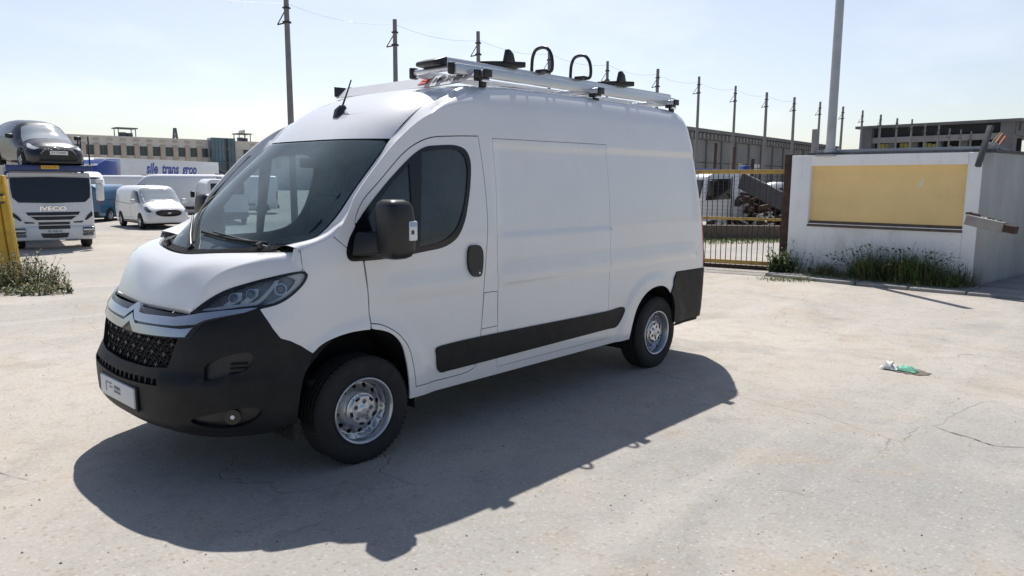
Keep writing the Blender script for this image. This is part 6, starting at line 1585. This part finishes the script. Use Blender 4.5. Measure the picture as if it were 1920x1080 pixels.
# ------------------------------------------------------------------ weeds along the wall
r_ = random.Random(21); wm = [MB(), MB(), MB(), MB()]
def wpos(s, f): p = WA+WU*s+WN*f; return p
def dens(px):
    return 0.35*math.exp(-((px-1555)/35)**2)+1.0*math.exp(-((px-1672)/50)**2)+0.55*math.exp(-((px-1612)/30)**2)+0.8*math.exp(-((px-1752)/42)**2)+0.35*math.exp(-((px-1800)/25)**2)
clumps = []
for _ in range(68):
    while True:
        px = r_.uniform(1515, 1825)
        if r_.random() < dens(px): break
    clumps.append((px, 0.05+0.55*r_.random()**1.4, r_.uniform(0.35, 1.0)*min(1.0, 0.30+0.8*dens(px)), r_.choice((0, 0, 0, 1, 2))))
for px, f, hh, ci in clumps:
    c_ = wpos(along(px), f); nB = int(24+50*hh)
    for _ in range(nB):
        az = r_.uniform(0, 6.283); rr = abs(r_.gauss(0, 0.085))
        i = ci if r_.random() < 0.75 else r_.choice((0, 0, 1, 2))
        blade(wm[i], (c_.x+rr*math.cos(az), c_.y+rr*math.sin(az), 0.0), hh*r_.uniform(0.35, 1.0), r_.uniform(0.05, 0.55), az+r_.uniform(-.8, .8), r_.uniform(0.003, 0.008), 5, r_.uniform(0.1, 1.0))
for _ in range(70):      # tall bare flower stalks
    while True:
        px = r_.uniform(1520, 1815)
        if r_.random() < dens(px)+0.1: break
    p = wpos(along(px), 0.05+0.4*r_.random()); az = r_.uniform(0, 6.283)
    blade(wm[r_.choice((0, 0, 1))], (p.x, p.y, 0.0), r_.uniform(0.7, 1.12)*min(1, 0.55+dens(px)*0.6), r_.uniform(0.05, 0.35), az, 0.004, 6, r_.uniform(0.4, 1.3))
for _ in range(1500):    # low undergrowth
    px = r_.uniform(1500, 1835)
    if r_.random() > 0.25+dens(px): continue
    p = wpos(along(px), 0.9*r_.random()); blade(wm[r_.choice((0, 0, 1, 2))], (p.x, p.y, 0.0), r_.uniform(0.08, 0.3), r_.uniform(0.1, 0.6), r_.uniform(0, 6.283), 0.006, 3, 0.5)
for _ in range(900):
    px = r_.uniform(1540, 1820)
    if r_.random() > dens(px): continue
    p = wpos(along(px), 0.05+0.6*r_.random()); hh = r_.uniform(0.03, 0.62)*min(1, 0.4+dens(px))
    leaf(wm[0 if r_.random() < .7 else 2], Vector((p.x, p.y, hh)), r_.uniform(0, 6.283), r_.uniform(-.4, .8), r_.uniform(0.05, 0.13), r_.uniform(0.010, 0.028))
for _ in range(26):
    px = r_.gauss(1690, 50); p = wpos(along(px), 0.1+0.4*r_.random()); z = r_.uniform(0.25, 0.75); leaf(wm[3], Vector((p.x, p.y, z)), r_.uniform(0, 6), 0.6, 0.035, 0.018)
for m, mt, lab in zip(wm, ('leaf_green', 'leaf_dry', 'leaf_bright', 'flower_yellow'), ('dark green weeds', 'dry straw-coloured grass blades', 'fresh green grass', 'small yellow flower heads')):
    tag(m.build('weeds', mt), lab+' growing along the foot of the white wall', 'weeds', kind='stuff')
q = gp(1463, 14.6); bush('weed_clump', q.x, q.y, 0.28, 0.24, 0.70, 130, 'bright green weed clump at the foot of the rusty gate post', ('leaf_bright', 'leaf_green'), seed=14, leaves=16)
q = gp(1500, 14.4); bush('weed_clump', q.x, q.y, 0.30, 0.12, 0.80, 14, 'tall thin thistle-like weed beside the gate post against the white wall', ('leaf_green', 'leaf_dry'), seed=15, leaves=9)
for k in range(8):
    px = 1440+k*12; q = gp(px, 13.55+0.1*math.sin(k*2)); 
    m = MB()
    for _ in range(40): blade(m, (q.x+r_.gauss(0, .12), q.y+r_.gauss(0, .12), 0.0), r_.uniform(0.03, 0.11), 0.5, r_.uniform(0, 6.28), 0.006, 3)
    tag(m.build('weeds', 'leaf_dry' if k % 2 else 'leaf_bright'), 'sparse low weeds in the joint before the wall', 'weeds', kind='stuff')

# ------------------------------------------------------------------ row of concrete poles with brackets and a wire
mat('pole_concrete', (0.21, 0.205, 0.21), rough=0.9, var=0.2, vscale=2)
def make_pole():
    root = empty('concrete_pole'); m = MB()
    m.loft([[(sx*0.10, sy*0.09, -0.4) for sx, sy in ((-1, -1), (1, -1), (1, 1), (-1, 1))], [(sx*0.065, sy*0.06, 8.0) for sx, sy in ((-1, -1), (1, -1), (1, 1), (-1, 1))]], smooth=False)
    m.build('shaft', 'pole_concrete', root)
    b = MB(); b.bar((0.05, 0, 7.05), (-0.34, 0, 6.98), 0.04); b.bar((-0.34, 0, 6.98), (-0.06, 0, 7.42), 0.028); b.build('bracket', 'bar_brown', root)
    c = MB(); c.box((0, 0, 7.05), (0.24, 0.19, 0.06)); c.box((0, 0, 7.52), (0.22, 0.18, 0.05)); c.build('clamp_band', 'bar_brown', root)
    return root
pole0 = make_pole(); ptops = []
P0 = gp(553, 26.4); P13 = gp(1638, 68.5); pd = (P13-P0)/13.0
ordn = ['first and nearest', 'second', 'third', 'fourth', 'fifth', 'sixth', 'seventh', 'eighth', 'ninth', 'tenth', 'eleventh', 'twelfth', 'thirteenth', 'fourteenth', 'fifteenth', 'sixteenth', 'seventeenth', 'eighteenth', 'nineteenth', 'twentieth', 'twenty-first']
for i in range(21):
    o = pole0 if i == 0 else copy_tree(pole0)
    q = P0+pd*i; rr = random.Random(i)
    o.location = (q.x, q.y, rr.uniform(-.12, .12)); o.rotation_euler = (math.radians(rr.uniform(-.5, .5)), math.radians(rr.uniform(-.5, .5)), heading(R2)+math.radians(rr.uniform(-14, 14)))
    tag(o, ordn[i]+' concrete pole of the row counted from the left', 'pole', 'concrete poles in a receding row'); ptops.append(Vector((q.x, q.y, 7.75)))
def wire(a, b, sag, lab):
    m = MB(); m.tube([a.lerp(b, t/10)-Vector((0, 0, sag*4*(t/10)*(1-t/10))) for t in range(11)], 0.006, 4, caps=False)
    tag(m.build('overhead_wire', 'galv'), lab, 'wire', 'overhead wires between the poles')
wire(Vector((*gp(180, 21.5), zp(180, -60, 21.5))), ptops[0], 0.25, 'thin overhead wire entering from the upper left to the first pole')
for i in range(9): wire(ptops[i], ptops[i+1], 0.22, 'thin overhead wire sagging between the '+ordn[i].split(' ')[0]+' and '+ordn[i+1]+' pole')

# ------------------------------------------------------------------ long precast shed behind the gate
mat('precast', (0.27, 0.265, 0.25), rough=0.95, var=0.2, vscale=0.5, dirt=((0.18, 0.175, 0.165), 0.5, 0.6), stretch=(1, 1, 0.5))
mat('precast_dark', (0.20, 0.195, 0.19), rough=0.95, var=0.2, vscale=0.6)
S0 = gp(1180, 76); S1 = gp(1560, 128); su = (S1-S0).normalized(); sl_ = (S1-S0).length
zs = zp(1300, 250, 92)
ps = empty('precast_shed', (S0.x, S0.y, 0), heading(su))
hs = zp(1300, 251, (S0+su*(sl_*0.38)-Vector((CAM_POS.x, CAM_POS.y))).dot(F2))
MB().box((sl_/2, 4, hs/2), (sl_, 8, hs-0.6)).build('core', 'precast', ps)
nb_ = 16
for k in range(nb_):
    xa, xb = sl_*k/nb_, sl_*(k+1)/nb_
    for z0_, z1_ in ((0.0, hs*0.52), (hs*0.525, hs*0.86)):
        MB().box(((xa+xb)/2, -0.12, (z0_+z1_)/2), (xb-xa-0.06, 0.2, z1_-z0_-0.06)).build('panel', 'precast', ps)
    MB().box((xa, -0.22, hs*0.45), (0.45, 0.35, hs*0.9)).build('column', 'precast_dark', ps)
    for j in range(4): MB().box((xa+(xb-xa)*(j+.5)/4, -0.40, hs-0.75), ((xb-xa)/8, 0.5, 0.55)).build('beam_end', 'precast', ps)
MB().box((sl_/2, -0.3, hs-0.15), (sl_, 1.0, 0.4)).build('eaves', 'precast_dark', ps)
MB().box((sl_/2, -0.35, hs-0.75), (sl_, 0.3, 0.7)).build('gutter_beam', 'precast_dark', ps)
for px in (1316, 1350):
    pass
mat('pane_yellow', (0.62, 0.58, 0.22), rough=0.4, var=0.3, vscale=1.5)  # plain yellow pane colour
mat('pane_white', (0.80, 0.80, 0.78), rough=0.4, var=0.1, vscale=1.5)  # plain white pane colour
for t, w_, mt in ((0.40, 1.2, 'pane_yellow'), (0.485, 2.8, 'pane_white')):
    m = MB(); m.box((sl_*t, -0.24, hs*0.47), (w_, 0.05, 1.1)); wo_ = m.build('window', mt, ps)
    m = MB(); m.box((sl_*t, -0.28, hs*0.47), (0.10, 0.05, 1.1)); m.box((sl_*t, -0.28, hs*0.47), (w_, 0.05, 0.10)); m.build('glazing_bar', 'frame_grey', wo_)
tag(ps, 'long grey precast concrete shed with panel walls behind the gate', 'building')

# ------------------------------------------------------------------ open concrete frame warehouse at the right
mat('frame_concrete', (0.17, 0.17, 0.175), rough=0.95, var=0.2, vscale=0.6)
mat('beam_concrete', (0.30, 0.29, 0.28), rough=0.95, var=0.2, vscale=0.6)
mat('void_shade', (0.030, 0.032, 0.036), rough=0.95, var=0.2, vscale=0.5)  # near-black, shade of the open interior put into the colour
W0 = gp(1608, 106); W1 = gp(1889, 92); wu = (W1-W0).normalized(); wl = (W1-W0).length
hw_ = zp(1889, 223, 92)
wn = Vector((-wu.y, wu.x))
if wn.dot(F2) < 0: wn = -wn
wh_ = empty('frame_warehouse', (W0.x, W0.y, 0), heading(wu)); by = 1 if wn.dot(Vector((-wu.y, wu.x))) > 0 else -1
D_ = 46.0
MB().box((wl/2, by*D_/2, hw_-0.12), (wl+1.6, D_+1.2, 0.35)).build('roof', 'frame_concrete', wh_)
pxm = 99/1390.07
zb_ = hw_-1.65
MB().box((wl/2, by*0.55, hw_-0.95), (wl, 0.30, 1.35)).build('void_shade_slab', 'void_shade', wh_)  # solid dark slab painted as the shaded opening under the roof
MB().box((wl/2, by*0.25, zb_-0.30), (wl, 0.6, 0.75)).build('spandrel_beam', 'beam_concrete', wh_)
for k in range(2):
    x = 0.7+(wl-1.4)*k; MB().box((x, by*0.3, hw_/2), (1.5, 1.3, hw_-0.4)).build('column', 'frame_concrete', wh_)
MB().box((wl/2, by*3.0, zb_/2-0.3), (wl, 0.3, zb_-0.4)).build('inner_wall', 'void_shade', wh_)
# yellow glazing seen through the open bays
for k in range(4):
    xa = wl*(0.055+0.165*k)
    for j in range(4):
        for i in range(2):
            if k == 3 and i == 0: continue
            m = MB(); m.box((xa+wl*0.030*(j+0.5), by*2.6, zb_-0.90-0.50*i-(0.12*j if k >= 2 else 0)), (wl*0.026, 0.06, 0.48)); m.build('pane', 'pane_yellow', wh_)
    MB().box((xa+wl*0.14, by*1.2, zb_/2), (0.7, 0.7, zb_)).build('column', 'frame_concrete', wh_)
for k in range(1, 5):     # bays of the receding side
    y = by*D_*k/4.2; MB().box((wl-0.5, y, hw_/2), (1.0, 1.4, hw_-0.4)).build('column', 'frame_concrete', wh_)
MB().box((wl-0.1, by*D_/2, hw_-1.1), (0.5, D_, 1.6)).build('side_beam', 'frame_concrete', wh_)
for k in range(18):
    MB().box((wl+0.25, by*(1.2+2.4*k), hw_-0.85), (0.3, 0.5, 0.9)).build('beam_rib', 'frame_concrete', wh_)
MB().box((wl-6, by*D_/2, zb_*0.62), (0.3, D_*0.9, 3.0)).build('side_wall', 'void_shade', wh_)
for k in range(4): MB().box((wl-0.9, by*(5+8*k), zb_-3.2), (0.06, 4.0, 1.2)).build('pane', 'pane_white', wh_)
tag(wh_, 'dark open concrete-frame warehouse with yellow panes, right background', 'building')

# ------------------------------------------------------------------ lorry with crane and scrap behind the gate
ct = empty('crane_lorry'); q = gp(1352, 27.0); 
ct.location = (q.x, q.y, 0); ct.rotation_euler = (0, 0, heading(-R2)+math.radians(18))     # nose to the left
m = MB(); m.loft([[(x, y, z) for x, z in [(-0.35, 0.55), (1.55, 0.55), (1.60, 1.2), (1.40, 2.35), (1.15, 2.50), (-0.35, 2.50)]] for y in (-1.1, 1.1)], smooth=False); m.build('cab', 'truck_white', ct, bevel=0.07)
sd = -1 if True else 1
for sg in (-1, 1):
    m = MB(); m.prism([(0.45, 1.45), (1.42, 1.40), (1.30, 2.25), (0.45, 2.28)], lambda u, v_: (u, sg*1.095, v_), lambda u, v_: (u, sg*1.125, v_)); m.build('side_window', 'far_glass2', ct, recalc=True)
    m = MB(); m.box((0.40, sg*1.11, 1.5), (0.025, 0.03, 1.7)); m.build('door_seam', 'body_dark', ct)
    m = MB(); m.box((1.35, sg*1.28, 1.9), (0.14, 0.2, 0.62)); m.build('mirror', 'trim_black', ct, bevel=0.03)
    m = MB(); m.box((0.15, sg*1.11, 1.30), (0.22, 0.05, 0.28)); m.build('intake', 'trim_black', ct)
    for x in (0.75, -3.2, -4.3): small_wheel(ct, x, sg*0.95, 0.45, 0.28, 0.55, sg=sg)
m = MB(); m.box((1.52, 0, 1.85), (0.06, 1.9, 0.75), Matrix.Rotation(-0.17, 3, 'Y')); m.build('windscreen', 'far_glass2', ct)
MB().box((-2.4, 0, 0.75), (6.2, 0.9, 0.25)).build('chassis', 'trim_black', ct)
MB().box((-3.4, 0, 1.02), (4.4, 2.3, 0.16)).build('load_bed', 'trim_black', ct)
m = MB(); m.box((-0.85, 0, 1.75), (0.28, 0.36, 2.2)); m.build('crane_column', 'truck_blue', ct, bevel=0.03)
m = MB(); m.bar((0.2, 0, 2.62), (1.9, 0, 2.66), 0.14, 0.14); m.build('crane_boom', 'truck_blue', ct, bevel=0.02)
ct.scale = (1, 1, 0.84)
tag(ct, 'white flatbed lorry with blue loading crane parked behind the gate', 'lorry')
# ramp, scrap heap, covered load
a, b = gp(1384, 25.5), gp(1476, 23.5); rm_ = MB(); rm_.bar((a.x, a.y, zp(1384, 338, 25.5)), (b.x, b.y, zp(1476, 384, 23.5)), 0.10, 0.55)
tag(rm_.build('steel_ramp', 'dark_timber'), 'dark steel ramp sloping down to the right behind the gate', 'ramp')
r_ = random.Random(31); m = MB()
for k in range(260):
    px = r_.uniform(1376, 1475); d_ = r_.uniform(25.5, 28.5); q = gp(px, d_); z = r_.random()**1.4*1.35*(1-0.004*abs(px-1420))
    m.box((q.x, q.y, z+0.25), (r_.uniform(.1, .9), r_.uniform(.03, .2), r_.uniform(.03, .16)), Matrix.Rotation(r_.uniform(0, 3.1), 3, 'Z') @ Matrix.Rotation(r_.uniform(-.4, .4), 3, 'Y'))
tag(m.build('scrap_heap', 'rust_brown'), 'dark heap of scrap metal behind the gate', 'scrap', kind='stuff')
m = MB()
for k in range(26):
    px = r_.uniform(1385, 1475); d_ = r_.uniform(25.0, 25.4); q = gp(px, d_); m.box((q.x, q.y, r_.uniform(0.3, 0.8)), (r_.uniform(.1, .5), 0.04, 0.05), Matrix.Rotation(r_.uniform(0, 3.1), 3, 'Z') @ Matrix.Rotation(r_.uniform(-.5, .5), 3, 'Y'))
tag(m.build('scrap_bits', 'galv'), 'pale metal offcuts lying on the scrap behind the gate', 'scrap', kind='stuff')
q = gp(1452, 30); m = MB(); m.loft([[(q.x+R2.x*(x*w_), q.y+R2.y*(x*w_), z) for x in (-1.2, -0.9, 0.9, 1.2)] for z, w_ in ()] or [[(q.x+R2.x*w_*c+F2.x*w_*s_*0.6, q.y+R2.y*w_*c+F2.y*w_*s_*0.6, z) for c, s_ in [(math.cos(6.283*k/16), math.sin(6.283*k/16)) for k in range(16)]] for z, w_ in ((0.0, 1.1), (0.8, 1.1), (1.35, 0.95), (1.72, 0.60), (1.82, 0.2))])
tag(m.build('covered_load', 'galv'), 'grey sheeted load standing behind the ramp', 'load')
q = gp(1432, 31); m = MB(); m.box((q.x, q.y, 0.9), (3.2, 1.6, 1.75), Matrix.Rotation(heading(R2), 3, 'Z')); tag(m.build('white_container', 'veh_white', bevel=0.03), 'white box container between ramp and covered load', 'container')
# low dark embankment wall with a strip of grass behind the gate
q0, q1 = gp(1180, 23.8), gp(1500, 23.2); m = MB(); m.bar((q0.x, q0.y, 0.20), (q1.x, q1.y, 0.20), 0.4, 0.5); tag(m.build('low_wall', 'sill_dirt'), 'low dark retaining wall behind the gate', 'wall')
m = MB(); r_ = random.Random(41)
for _ in range(1600):
    t = r_.random(); q = q0.lerp(q1, t)-F2*(0.3+r_.random()**1.5*(2.6-2.0*t)); blade(m, (q.x, q.y, 0.0), r_.uniform(0.04, 0.14), 0.5, r_.uniform(0, 6.28), 0.012, 3)
tag(m.build('grass_strip', 'leaf_bright'), 'strip of short grass at the foot of the low wall behind the gate', 'grass', kind='stuff')
for k, (px, d_, py0, py1) in enumerate(((1333, 34, 300, 268), (1368, 33, 308, 275), (1402, 30, 322, 298))):
    a = gp(px, d_); m = MB(); m.bar((a.x, a.y, 0), (a.x+0.15, a.y, zp(px, py1, d_)), 0.10); tag(m.build('stake', 'rust_brown'), ('left', 'middle', 'right')[k]+' thin dark stake of three above the gate', 'stake')
